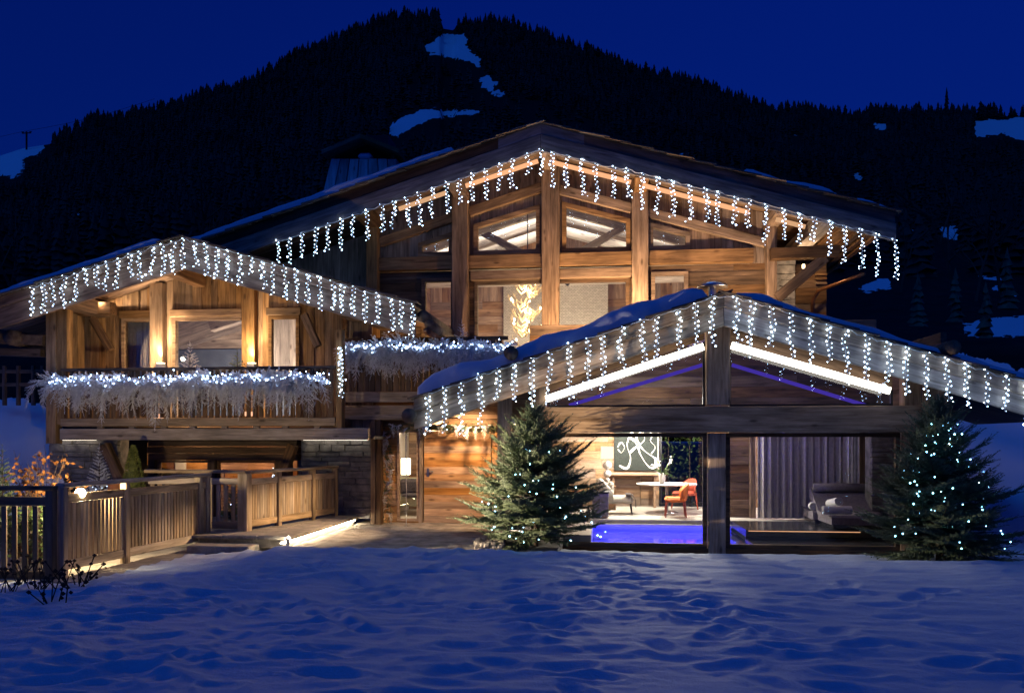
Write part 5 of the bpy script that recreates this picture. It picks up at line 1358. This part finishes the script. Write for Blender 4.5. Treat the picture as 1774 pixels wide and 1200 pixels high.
# ================================================================== ICICLE LIGHT CURTAINS
def icicles(label, path, spacing, l0, l1, seed, yj=.0, skip=()):
    r = random.Random(seed); t = thing("icicle_lights", label, "icicle lights", path[0], "icicle light curtains along the eaves")
    segs = [(Vector(path[i]), Vector(path[i + 1])) for i in range(len(path) - 1)]; tot = sum((b - a).length for a, b in segs)
    def at(s):
        for a, b in segs:
            L = (b - a).length
            if s <= L: return a.lerp(b, s / L)
            s -= L
        return segs[-1][1].copy()
    n = int(tot / spacing); cab = []; heads = []
    for i in range(n + 1):
        s = min(tot, tot * i / n + (r.uniform(-.08, .08) * spacing if 0 < i < n else 0)); p = at(s); p.z += r.uniform(-.022, .022); heads.append(p)
    for a, b in zip(heads[:-1], heads[1:]):
        for k in range(4): q = a.lerp(b, k / 4); q.z -= .035 * math.sin(math.pi * k / 4) * r.uniform(.2, 1.4); cab.append(q)
    cab.append(heads[-1])
    mk("cable", *tube_np(cab, .0095, 4), M_wire, t)
    for p in heads:
        L = r.uniform(l0, l1) * (r.uniform(.6, .8) if r.random() < .12 else 1); m = max(7, int(L / .043)); pts = []; x = 0; y = 0
        for k in range(m + 1):
            pts.append(p + Vector((x, y, -L * k / m))); x += r.gauss(0, .0135) - x * .14; y += r.gauss(0, .008) - y * .2
        if r.random() < .25: pts[-1] += Vector((r.choice((-1, 1)) * .05, 0, .02)); 
        w = [tube_np(pts, .0065, 3)]; bb, dd = [], []
        for k in range(m + 1):
            sg = 1 if k % 2 else -1
            q = pts[k] + Vector((sg * r.uniform(.016, .042), r.uniform(-.025, .012), r.uniform(-.02, .01)))
            w.append(tube_np([pts[k], q], .0048, 3)); (bb if r.random() < .62 else dd).append(octa(q, r.choice((.008, .009, .011, .014, .018))))
        st = mk("light_strand", *join(w), M_wire, t)
        nb = len(bb); V, Fc = join(bb + dd)
        o = mk("bulbs", V, Fc, [L_cool, L_cool2], st); o['kind'] = 'stuff'
        mi = [0] * (8 * nb) + [1] * (8 * len(dd)); o.data.polygons.foreach_set("material_index", mi)
def off(u, v, Y, dz=.0): q = P(u, v, Y); q.z += dz; return q
yL = YLF - .045
icicles("icicle lights along both slopes of the balcony wing's gable", [off(56, 497, yL), off(250, 432, yL), off(316, 411, yL), off(480, 458, yL), off(715, 527, yL)], .245, .52, .70, 1)
yM = YMF - .05
icicles("icicle lights along the left slope of the big gable", [off(481, 418, yM), off(937, 259, yM)], .30, .55, .78, 2)
icicles("icicle lights along the right slope of the big gable", [off(958, 262, yM), off(1300, 346, yM), off(1548, 412, yM)], .33, .58, .90, 3)
yP = YPF - .045
icicles("icicle lights along both slopes of the pool house gable", [off(742, 680, yP), off(1000, 592, yP), off(1255, 508, yP), off(1500, 579, yP), off(1765, 657, yP), off(1850, 681, yP)], .325, .70, .98, 4)
icicles("short string of lights down the post between the balconies", [off(590, 603, YLB - .1), off(592, 604, YLB - .1)], .02, .9, 1.0, 8)

# ================================================================== FURNITURE IN THE POOL HALL
def turned_chair(label, c, rz, mseat, mleg, name="dining_chair", kind="chair"):
    t = bpy.data.objects.new(name, None); M = Matrix.Translation(Vector(c)) @ Matrix.Rotation(rz, 4, 'Z'); put(t, None, M); tag(t, label, kind)
    W = lambda v: v
    v, f = rbox(-.25, .25, -.25, .25, .36, .47, .05); mk("seat", v, f, mseat, t, M)
    # curved wrap-around back facing -x
    n = 10; V, Fc = [], []
    for i in range(n + 1):
        a = math.radians(110 + 140 * i / n); h = .80 - .17 * abs(i / n - .5) ** 2 * 4
        for (rr, zz) in ((.235, .40), (.27, .40), (.30, h), (.262, h)):
            V.append((math.cos(a) * rr + (-.02 if zz > .5 else 0), math.sin(a) * rr, zz))
    for i in range(n):
        for k in range(4): Fc.append((i * 4 + k, i * 4 + (k + 1) % 4, i * 4 + 4 + (k + 1) % 4, i * 4 + 4 + k))
    Fc += [(3, 2, 1, 0), (n * 4, n * 4 + 1, n * 4 + 2, n * 4 + 3)]
    mk("backrest", V, Fc, mseat, t, M, True)
    for x in (-.20, .20):
        for y in (-.20, .20): mk("leg", *tube_np([(x, y, .38), (x * 1.18, y * 1.18, 0)], .026, 7, .6), mleg, t, M)
    return t
cp = G(1170, 895, 0); turned_chair("orange leather dining chair with red legs beside the round table", cp, math.radians(178), M_orange, M_redwood)
cp = G(1178, 880, 0); turned_chair("dark red chair on the far side of the round table", Vector((XX(1186, 21.2), 21.2, 0)), math.radians(220), M_redwood, M_redwood)
cp = G(1280, 892, 0); turned_chair("dark upholstered chair left of the grey curtain", cp, math.radians(180), M_greycloth, M_black)
tp = P(1155, 845, 20.2); tb = thing("dining_table", "round pale table on a slim pedestal between two chairs", "table", (tp.x, tp.y, 0))
mk("tabletop", *lathe([(.0001, .69), (.72, .69), (.75, .705), (.75, .72), (.0001, .72)], 32, (tp.x, tp.y, 0)), M_white, tb); mk("pedestal", *lathe([(.28, .001), (.27, .02), (.04, .05), (.035, .69)], 20, (tp.x, tp.y, 0)), M_steel, tb)
# vase and flowers on the table
vp = Vector((XX(1147, 20.1), 20.1, .722)); vs = thing("flower_vase", "white vase with white orchids standing on the round table", "vase", vp)
mk("vase", *lathe([(.05, 0), (.075, .08), (.085, .25), (.08, .26), (.0001, .25)], 18, vp), M_white, vs, None, True)
r = random.Random(4); st, fl = [], []
for i in range(7):
    e = vp + Vector((r.uniform(-.22, .30), r.uniform(-.15, .15), r.uniform(.42, .72))); mid = vp.lerp(e, .5) + Vector((0, 0, .12)); st.append(tube_np([vp + Vector((0, 0, .2)), mid, e], .006, 4))
    for k in range(4): fl.append(octa(mid.lerp(e, .4 + .2 * k) + Vector((r.uniform(-.03, .03), r.uniform(-.03, .03), r.uniform(-.02, .03))), r.uniform(.025, .042), .7))
mk("stems", *join(st), M_gleaf, vs); mk("blossoms", *join(fl), M_white, vs); lv = []
for i in range(8):
    a = r.uniform(0, 6.28); e = vp + Vector((.22 * math.cos(a), .22 * math.sin(a), r.uniform(.2, .38))); q = vp + Vector((0, 0, .22)); n = Vector((-math.sin(a), math.cos(a), 0)) * .03
    lv.append(([q - n * .3, q + n * .3, q.lerp(e, .6) + n + Vector((0, 0, .06)), e, q.lerp(e, .6) - n + Vector((0, 0, .06))], [(0, 1, 2, 3, 4)]))
mk("leaves", *join(lv), M_gleaf, vs)
# armchair
ac = G(1068, 889, 0); t = thing("armchair", "cream upholstered armchair beside the table lamp", "armchair", ac)
v, f = rbox(ac.x - .30, ac.x + .40, ac.y - .33, ac.y + .33, .26, .44, .06); mk("seat", v, f, M_cloth, t)
n = 10; V, Fc = [], []
for i in range(n + 1):
    a = math.radians(100 + 160 * i / n); h = .86 - .30 * (abs(i / n - .5) * 2) ** 2
    for (rr, zz) in ((.30, .27), (.37, .27), (.43, h), (.36, h)): V.append((ac.x - .02 + math.cos(a) * rr, ac.y + math.sin(a) * rr, zz))
for i in range(n):
    for k in range(4): Fc.append((i * 4 + k, i * 4 + (k + 1) % 4, i * 4 + 4 + (k + 1) % 4, i * 4 + 4 + k))
Fc += [(3, 2, 1, 0), (n * 4, n * 4 + 1, n * 4 + 2, n * 4 + 3)]; mk("backrest", V, Fc, M_cloth, t, None, True)
v, f = rbox(ac.x - .22, ac.x - .06, ac.y - .25, ac.y + .2, .45, .78, .06); mk("cushion", v, f, M_cloth, t)
for x in (-.24, .34):
    for y in (-.27, .27): mk("leg", *tube_np([(ac.x + x, ac.y + y, .27), (ac.x + x * 1.1, ac.y + y * 1.1, 0)], .022, 7, .6), M_black, t)
tv = []
for i in range(7):
    s = i / 6; tv += [(ac.x + .22 + .24 * min(1, s * 1.6), ac.y - .36, .47 - .34 * max(0, s - .4) * 1.5), (ac.x + .22 + .24 * min(1, s * 1.6), ac.y + .1, .47 - .34 * max(0, s - .4) * 1.5)]
tf = [(2 * i, 2 * i + 1, 2 * i + 3, 2 * i + 2) for i in range(6)]; nv = len(tv); tv += [(a, b, c + .03) for a, b, c in tv]; tf += [(nv + 2 * i, nv + 2 * i + 2, nv + 2 * i + 3, nv + 2 * i + 1) for i in range(6)]
tf += [(2 * i, 2 * i + 2, nv + 2 * i + 2, nv + 2 * i) for i in range(6)] + [(2 * i + 1, nv + 2 * i + 1, nv + 2 * i + 3, 2 * i + 3) for i in range(6)]
tag(mk("fur_throw", tv, tf, M_fur), "dark fur throw hanging over the front of the cream armchair", "throw")
# side table, lamp with stacked round base, console, picture
sp = Vector((XX(1040, 18.7), 18.7, 0)); t = thing("side_table", "dark cube side table left of the cream armchair", "side table", sp)
v, f = rbox(sp.x - .19, sp.x + .19, sp.y - .19, sp.y + .19, .03, .58, .012); mk("cabinet", v, f, M_greycloth, t); v, f = rbox(sp.x - .21, sp.x + .21, sp.y - .21, sp.y + .21, .582, .61, .008); mk("top", v, f, M_black, t)
cs = [XX(1056, 21.6), XX(1141, 21.6)]; t = thing("console_shelf", "pale console shelf under the swirl picture", "shelf", (cs[0], 21.6, 0))
v, f = rbox(cs[0], cs[1], 21.45, 21.96, .86, .93, .01); mk("top", v, f, W_int, t)
for x in (cs[0] + .1, cs[1] - .1): v, f = rbox(x - .03, x + .03, 21.55, 21.95, .001, .858, .006); mk("leg", v, f, W_int, t)
lp = Vector((XX(1052, 20.9), 20.9, .62)); t = thing("table_lamp", "white table lamp with stacked globe base and drum shade", "table lamp", lp)
prof = [(.09, 0), (.09, .03)]
for (zc_, rr) in ((.14, .07), (.31, .105), (.53, .115)):
    for k in range(7): a = math.radians(-80 + 160 * k / 6); prof.append((max(.025, rr * math.cos(a)), zc_ + rr * math.sin(a)))
prof += [(.02, .68), (.02, .74), (.0001, .74)]
mk("base", *lathe(prof, 20, lp), M_white, t, None, True); mk("lamp_shade", *lathe([(.165, .70), (.165, 1.02), (.16, 1.02), (.16, .70)], 24, lp), emit("drum_shade", (1, .86, .62), 1.6), t)
v, f = rbox(lp.x - .22, lp.x + .22, lp.y - .22, lp.y + .22, .001, .618, .01); tag(mk("lamp_stand_cabinet", v, f, W_dark), "dark cabinet carrying the white table lamp", "cabinet")
light("lamp_glow", 'POINT', lp + Vector((0, -.05, 1.15)), 14, WARMW, t, .1)
ax0, ax1 = XX(1064, 21.9), XX(1139, 21.9); t = thing("picture", "large picture of pale looping brush strokes on a dark ground", "picture", (ax0, 21.9, .98))
v, f = rbox(ax0, ax1, 21.93, 22.0, .97, 2.14, .006); mk("canvas", v, f, plain("dark_canvas", (.014, .022, .017), .7, (.006, .010, .008), 9), t)
def stroke(pts, w):
    """ribbon of paint in the picture plane through smoothed points (fractions of the canvas)"""
    P2 = []
    for i in range(len(pts) - 1):
        a = pts[max(i - 1, 0)]; b = pts[i]; c = pts[i + 1]; d = pts[min(i + 2, len(pts) - 1)]
        for k in range(6):
            s = k / 6; P2.append([.5 * (2 * b[j] + (c[j] - a[j]) * s + (2 * a[j] - 5 * b[j] + 4 * c[j] - d[j]) * s * s + (-a[j] + 3 * b[j] - 3 * c[j] + d[j]) * s ** 3) for j in (0, 1)])
    P2.append(list(pts[-1])); V, Fc = [], []
    for i, (a, b) in enumerate(P2):
        q = P2[min(i + 1, len(P2) - 1)]; o_ = P2[max(i - 1, 0)]; dx, dz = q[0] - o_[0], (q[1] - o_[1]); l = math.hypot(dx, dz) or 1; ww = w * (.6 + .4 * math.sin(i * .31))
        for s in (-1, 1):
            for y in (21.915, 21.929): V.append((ax0 + a * (ax1 - ax0) - s * dz / l * ww, y, .97 + b * 1.17 + s * dx / l * ww))
    for i in range(len(P2) - 1):
        b = i * 4; Fc += [(b, b + 2, b + 6, b + 4), (b, b + 4, b + 5, b + 1), (b + 2, b + 3, b + 7, b + 6)]
    mk("brush_stroke", V, Fc, M_white, t)
stroke([(.12, .12), (.3, .06), (.38, .3), (.3, .62), (.42, .9), (.62, .96), (.7, .72), (.5, .55), (.36, .42)], .032)
stroke([(.34, .78), (.52, .66), (.60, .40), (.78, .12), (.93, .08), (.95, .28), (.76, .42), (.58, .60), (.52, .78), (.66, .94)], .036)
stroke([(.74, .97), (.88, .84), (.84, .70), (.95, .55), (.86, .40)], .016)
stroke([(.08, .55), (.16, .66), (.24, .55), (.17, .42), (.09, .5)], .014)
# potted plants beyond the garden window
for i, (u, lab) in enumerate([(1158, "leafy shrub behind the hall's dark garden window, left"), (1195, "leafy shrub behind the hall's dark garden window, right")]):
    c = Vector((XX(u, 23.3), 23.3, -.2)); r = random.Random(30 + i); lv = []
    for k in range(420):
        q = c + Vector((r.gauss(0, .33), r.gauss(0, .3), r.uniform(.2, 2.4))); d = Vector((r.gauss(0, 1), r.gauss(0, 1), r.gauss(0, .6))).normalized(); n = d.cross(Vector((0, 0, 1))).normalized() * .035
        lv.append(([q, q + d * .07 + n, q + d * .16, q + d * .07 - n], [(0, 1, 2, 3)]))
    t = thing("garden_shrub", lab, "shrub", c); mk("leaves", *join(lv), M_gleaf, t); mk("stem", *tube_np([c, c + Vector((0, 0, 2.2))], .03, 6, .3), M_bark, t)
light("garden_glow", 'POINT', (XX(1180, 22.8), 22.7, 2.0), 7, WARMW, pool, .1)
# curtains, loungers, towels
tag(curtain("curtain", XX(1313, 18.7), XX(1470, 18.7), 18.7, .02, zc, 13, .075, M_curtain), "long pleated grey curtain behind the loungers", "curtain")
tag(curtain("curtain", XX(1466, 18.45), XX(1489, 18.45), 18.45, .4, zc, 4, .04, M_voile), "narrow white gathered curtain beside the wooden post", "curtain")
def lounger(label, x, y, w):
    t = thing("lounger", label, "lounger", (x, y, 0))
    prof = [(0, .10), (.02, .24), (.10, .29), (.35, .25), (.70, .24), (1.0, .31), (1.30, .50), (1.55, .68), (1.72, .72), (1.80, .66), (1.70, .50), (1.45, .28), (1.1, .10)]
    V = [(x - w / 2, y + a, b) for a, b in prof] + [(x + w / 2, y + a, b) for a, b in prof]; n = len(prof)
    Fc = [tuple(range(n - 1, -1, -1)), tuple(range(n, 2 * n))] + [(i, (i + 1) % n, n + (i + 1) % n, n + i) for i in range(n)]
    mk("mattress", V, Fc, M_greycloth, t)
    mk("bolster", *tube_np([(x - w / 2 + .02, y + 1.52, .76), (x, y + 1.52, .77), (x + w / 2 - .02, y + 1.52, .76)], .095, 12), M_greycloth, t, None, True)
    v, f = rbox(x - w / 2 + .05, x + w / 2 - .05, y + .08, y + 1.25, .002, .098, .01); mk("plinth", v, f, M_darkfl, t); return t
l2x = XX(1457, 18.1); lounger("nearer grey padded lounger carrying rolled white towels", l2x, 16.62, 1.2); l1x = XX(1412, 18.2) - .1
lounger("grey padded lounger further back by the curtain", XX(1424, 19.2), 17.7, 1.15)
def towel(label, p, q, rr):
    t = tag(mk("towel_roll", *tube_np([p, Vector(p).lerp(Vector(q), .5), q], rr, 16), M_towel, None, None, False), label, "towel", "rolled towels on the loungers")
    x, y, z = frame_axes(Vector(q) - Vector(p), (0, 0, 1)); sp_ = []
    for i in range(26): a = i * .5; k = rr * (.95 - .8 * i / 26); sp_.append(Vector(p) - x * .003 + y * math.cos(a) * k + z * math.sin(a) * k)
    mk("coil", *tube_np(sp_, .006, 4), M_curtain, t); return t
towel("rolled white towel lying crosswise on the nearer lounger", (XX(1422, 17.0), 16.86, .375), (XX(1472, 17.0), 16.90, .375), .085)
towel("rolled white towel seen end on, propped above the crosswise one", (XX(1452, 17.0), 16.95, .545), (XX(1436, 17.4), 17.35, .47), .09)
towel("rolled white towel on the further lounger, seen end on", (XX(1408, 17.9), 17.86, .37), (XX(1406, 18.2), 18.22, .36), .08)
# ================================================================== GREAT HALL: ANTLER CHANDELIER, WALL LANTERN
cc = Vector((XX(914, 21.0), 21.0, 0)); zt_, zb_ = ZZ(914, 492, 21), ZZ(914, 590, 21)
t = thing("antler_chandelier", "tall glowing chandelier of pale antlers in the gable window", "chandelier", (cc.x, cc.y, zb_)); r = random.Random(12)
tube("rod", [(cc.x, cc.y, zt_ - .1), (cc.x, cc.y, mf(cc.x) - .6)], .015, M_black, t, 6)
for tier, (f, rad, n) in enumerate([(.95, .36, 7), (.78, .46, 8), (.60, .50, 8), (.40, .40, 8), (.20, .42, 8), (.04, .40, 7)]):
    z = zb_ + (zt_ - zb_) * f
    for k in range(n):
        a = 2 * math.pi * (k + r.uniform(-.2, .2)) / n; d = Vector((math.cos(a), math.sin(a), 0)); s = Vector((-math.sin(a), math.cos(a), 0)); o_ = Vector((cc.x, cc.y, z + r.uniform(-.22, .2)))
        main_ = [o_ + d * .05, o_ + d * rad * .45 + Vector((0, 0, -.12)), o_ + d * rad * .85 + s * .08 + Vector((0, 0, .0)), o_ + d * rad * 1.02 + s * .16 + Vector((0, 0, .22))]
        parts = [tube_np(main_, .022, 6, .3)]
        for j in (1, 2): b = main_[j]; parts.append(tube_np([b, b + d * .10 + Vector((0, 0, .12)), b + d * .08 - s * .06 + Vector((0, 0, .22))], .014, 5, .3))
        mk("antler", *join(parts), M_antler, t)
        if k % 2 == 0: q = main_[2] + Vector((0, 0, .08)); mk("candle_bulb", *octa(q, .032, 1.7), L_warm, t)
for z in (.2, .55, .85): light("chandelier_glow", 'POINT', (cc.x, cc.y - .15, zb_ + (zt_ - zb_) * z), 22, (1, .72, .38), t, .12)
p = P(983, 488, 22.6); t = thing("wall_lantern", "small dark lantern hanging before the stone chimney breast", "lantern", p)
mk("body", *lathe([(.17, .35), (.17, .05), (.02, -.12)], 6, p), M_black, t); tube("chain", [p + Vector((0, 0, .35)), (p.x, p.y, mf(p.x) - 2.0)], .012, M_black, t, 5)
# sofa in the hallway
sx_, sy_ = XX(686, 19.2), 18.5; t = thing("hall_sofa", "sage green sofa behind the window beside the front door", "sofa", (sx_, sy_, 0))
for nm, b in (("seat", (sx_, sx_ + 1.3, sy_ + .1, sy_ + .8, .22, .46)), ("backrest", (sx_, sx_ + 1.3, sy_ + .75, sy_ + .98, .3, .88)), ("armrest", (sx_ - .14, sx_ + .04, sy_, sy_ + .98, .18, .66))):
    v, f = rbox(*b, .05); mk(nm, v, f, M_sofa, t)
for x, y in ((sx_ - .08, sy_ + .08), (sx_ - .08, sy_ + .9), (sx_ + 1.2, sy_ + .9)): mk("leg", *tube_np([(x, y, .2), (x, y, 0)], .025, 6, .7), M_black, t)
v, f = rbox(sx_ + .1, sx_ + .6, sy_ + .55, sy_ + .74, .47, .86, .08); tag(mk("cushion", v, f, M_fur), "dark cushion on the sage green sofa", "cushion"); v, f = rbox(sx_ + .3, sx_ + .75, sy_ + .0, sy_ + .55, .465, .52, .02); tag(mk("blanket", v, f, M_fur), "dark folded blanket over the edge of the sofa seat", "blanket")

# ================================================================== PLANTS
# clipped cone in a pot
bp_ = P(231, 800, 14.75); c0 = Vector((bp_.x, 14.75, -.09)); t = thing("topiary", "clipped yellow green cone conifer in a pot behind the railing", "topiary", c0)
mk("pot", *lathe([(.14, 0), (.21, .42), (.23, .42), (.23, .48), (.0001, .46)], 20, c0), M_terra, t, None, False)
zt_ = ZZ(231, 773, 14.75); r = random.Random(2); lv = []; h = zt_ - (c0.z + .48)
for i in range(4200):
    f = r.random() ** 1.35; a = r.uniform(0, 6.28); rad = .27 * (1 - f) ** .72 * (1 - .35 * max(0, .08 - f) / .08) * r.uniform(.86, 1.04) + .008
    q = c0 + Vector((rad * math.cos(a), rad * math.sin(a), .5 + f * h)); d = Vector((math.cos(a) + r.gauss(0, .5), math.sin(a) + r.gauss(0, .5), r.uniform(.2, 1.2))).normalized(); n = d.cross(Vector((r.gauss(0, 1), r.gauss(0, 1), 1))).normalized() * .009
    lv.append(([q - n, q + n, q + d * .04], [(0, 1, 2)]))
mk("crown", *join(lv), M_box, t); mk("core", *lathe([(.18, .5), (.19, .62), (.12, .5 + h * .5), (.02, .5 + h * .93)], 14, c0), M_box, t); mk("trunk", *tube_np([c0 + Vector((0, 0, .4)), c0 + Vector((0, 0, .6))], .03, 6), M_bark, t)
# second terracotta pot beside it
c1 = Vector((XX(202, 14.9), 14.9, -.09)); t = thing("plant_pot", "terracotta pot standing beside the clipped cone conifer", "pot", c1); mk("pot", *lathe([(.12, 0), (.17, 1.02), (.19, 1.02), (.19, 1.10), (.0001, 1.08)], 18, c1), M_terra, t)
def leafy_shrub(label, base, h, w, ns, nl, seed, ml, ls=.05, name="shrub", cat="shrub"):
    t = thing(name, label, cat, base); r = random.Random(seed); st, lv = [], []; B = Vector(base)
    for i in range(ns):
        e = B + Vector((r.uniform(-w, w), r.uniform(-w * .6, w * .6), h * r.uniform(.55, 1.0))); m_ = B.lerp(e, .5) + Vector((r.gauss(0, .08), r.gauss(0, .08), .08 * h)); s0 = B + Vector((r.uniform(-.12, .12), r.uniform(-.1, .1), 0))
        st.append(tube_np([s0, m_, e], .010, 4, .35))
        for k in range(4): q = m_.lerp(e, r.random()); st.append(tube_np([q, q + Vector((r.gauss(0, .12), r.gauss(0, .12), r.uniform(.05, .22)))], .005, 3, .4))
        for k in range(nl):
            q = s0.lerp(m_, r.random()) if r.random() < .25 else m_.lerp(e, r.random()); q = q + Vector((r.gauss(0, .09), r.gauss(0, .09), r.uniform(0, .16))); d = Vector((r.gauss(0, 1), r.gauss(0, 1), r.gauss(-.2, .6))).normalized(); n = d.cross(Vector((r.gauss(0, 1), r.gauss(0, 1), .7))).normalized() * ls * .4
            lv.append(([q, q + d * ls * .5 + n, q + d * ls, q + d * ls * .5 - n], [(0, 1, 2, 3)]))
    mk("stems", *join(st), M_twig, t); mk("leaves", *join(lv), ml, t); return t
leafy_shrub("leggy shrub with curled orange leaves behind the dark railing", P(75, 965, 11.9), 1.75, .62, 26, 9, 3, M_oleaf, .085)
leafy_shrub("bare twiggy shrub with a few orange leaves left of the path lamp", P(30, 965, 11.6), 1.45, .5, 18, 5, 5, M_oleaf, .07)
leafy_shrub("low leafy evergreen bush lit behind the dark railing", P(55, 975, 11.1), .95, .55, 26, 26, 6, M_gleaf, .07)
leafy_shrub("small leafy bush lit behind the near end of the railing", P(95, 985, 10.9), .75, .3, 16, 24, 7, M_gleaf, .06)
t = small_fir("young dark fir at the left edge behind the railing", P(4, 960, 11.4), 1.6, .42, 8, M_leaf)
small_fir("frosted fir glinting beside the stone wall behind the path lamp", P(172, 880, 15.6), 1.25, .34, 9, M_flock)
small_fir("small dark fir with tiny lights behind the railing gap", P(405, 905, 15.4), .85, .28, 12, M_leaf2)
for i, (u, v, y, lab) in enumerate([(405, 876, 15.1, "tiny white lights on the small fir behind the railing gap"), (178, 850, 15.3, "tiny white lights on the frosted fir by the stone wall"), (475, 824, 16.9, "tiny white lights showing above the railing by the window")]):
    r = random.Random(40 + i); t = thing("tree_lights", lab, "string lights", P(u, v, y)); bl = [P(u + r.gauss(0, 13), v + r.gauss(0, 9), y - .12) for k in range(10)]
    mk("bulbs", *join([octa(q, r.uniform(.008, .014)) for q in bl]), L_cool2, t)['kind'] = 'stuff'; mk("wire", *tube_np(bl, .003, 3), M_black, t)
# dead seed heads poking through the snow in the left corner
for i, (u, v, lab) in enumerate([(15, 1018, "dead seed head stalks in the snow at the left edge"), (70, 1010, "dead seed heads in the snow under the dark railing"), (118, 1012, "clump of black dead seed heads beside the end post of the dark railing"), (95, 1040, "short dead stalks nearest the viewer in the left corner snow"), (140, 1000, "dead stalks at the near end of the long railing"), (40, 1000, "dark dead stalks between the left edge seed heads")]):
    b = G(u, v + 14, -.12); r = random.Random(80 + i); t = thing("dead_plant", lab, "dead plant", b); parts, hd = [], []
    for k in range(9):
        e = b + Vector((r.uniform(-.24, .24), r.uniform(-.2, .2), r.uniform(.12, .42))); s0 = b + Vector((r.uniform(-.12, .12), r.uniform(-.1, .1), -.1)); parts.append(tube_np([s0, s0.lerp(e, .6), e], .007, 4)); hd.append(octa(e, r.uniform(.025, .045), .7)); 
        if r.random() < .6: hd.append(octa(e + Vector((r.uniform(-.05, .05), 0, -.05)), r.uniform(.02, .035), .8))
    mk("stalks", *join(parts), M_dead, t); mk("seed_heads", *join(hd), M_dead, t)["kind"] = "stuff"
# post-and-rail fence on the dark slope at the left, low conifers on the right slope
t = thing("field_fence", "old post and rail fence on the dark slope at the far left", "fence", P(30, 700, 19))
for u in (8, 32, 58, 74):
    p = P(u, 702, 19.5); beam("post", p, p + Vector((0, 0, 1.05)), .09, .09, W_dark, t, up=(0, 1, 0))
for dz in (.55, .9): beam("rail", P(-20, 702, 19.5) + Vector((0, 0, dz)), P(80, 702, 19.5) + Vector((0, 0, dz)), .05, .1, W_dark, t)
for i, (u, r_, h, lab) in enumerate([(1708, 38, 2.4, "young fir standing on the snowy slope behind the pool house roof"), (1590, 52, 3.2, "dark fir beyond the right eave, before the snow patch"), (1655, 60, 3.6, "dark fir right of the snow patch beyond the big roof"), (1745, 75, 5.0, "dark fir on the slope near the right edge")]):
    p = far_point(u, 0, r_); k = FT[i][0]; o = mknp("fir_tree", k * np.array([h * .9, h * .9, h]), FT[i][1], M_leaf2, None, Matrix.Translation(p - Vector((0, 0, .1)))); tag(o, lab, "fir tree")
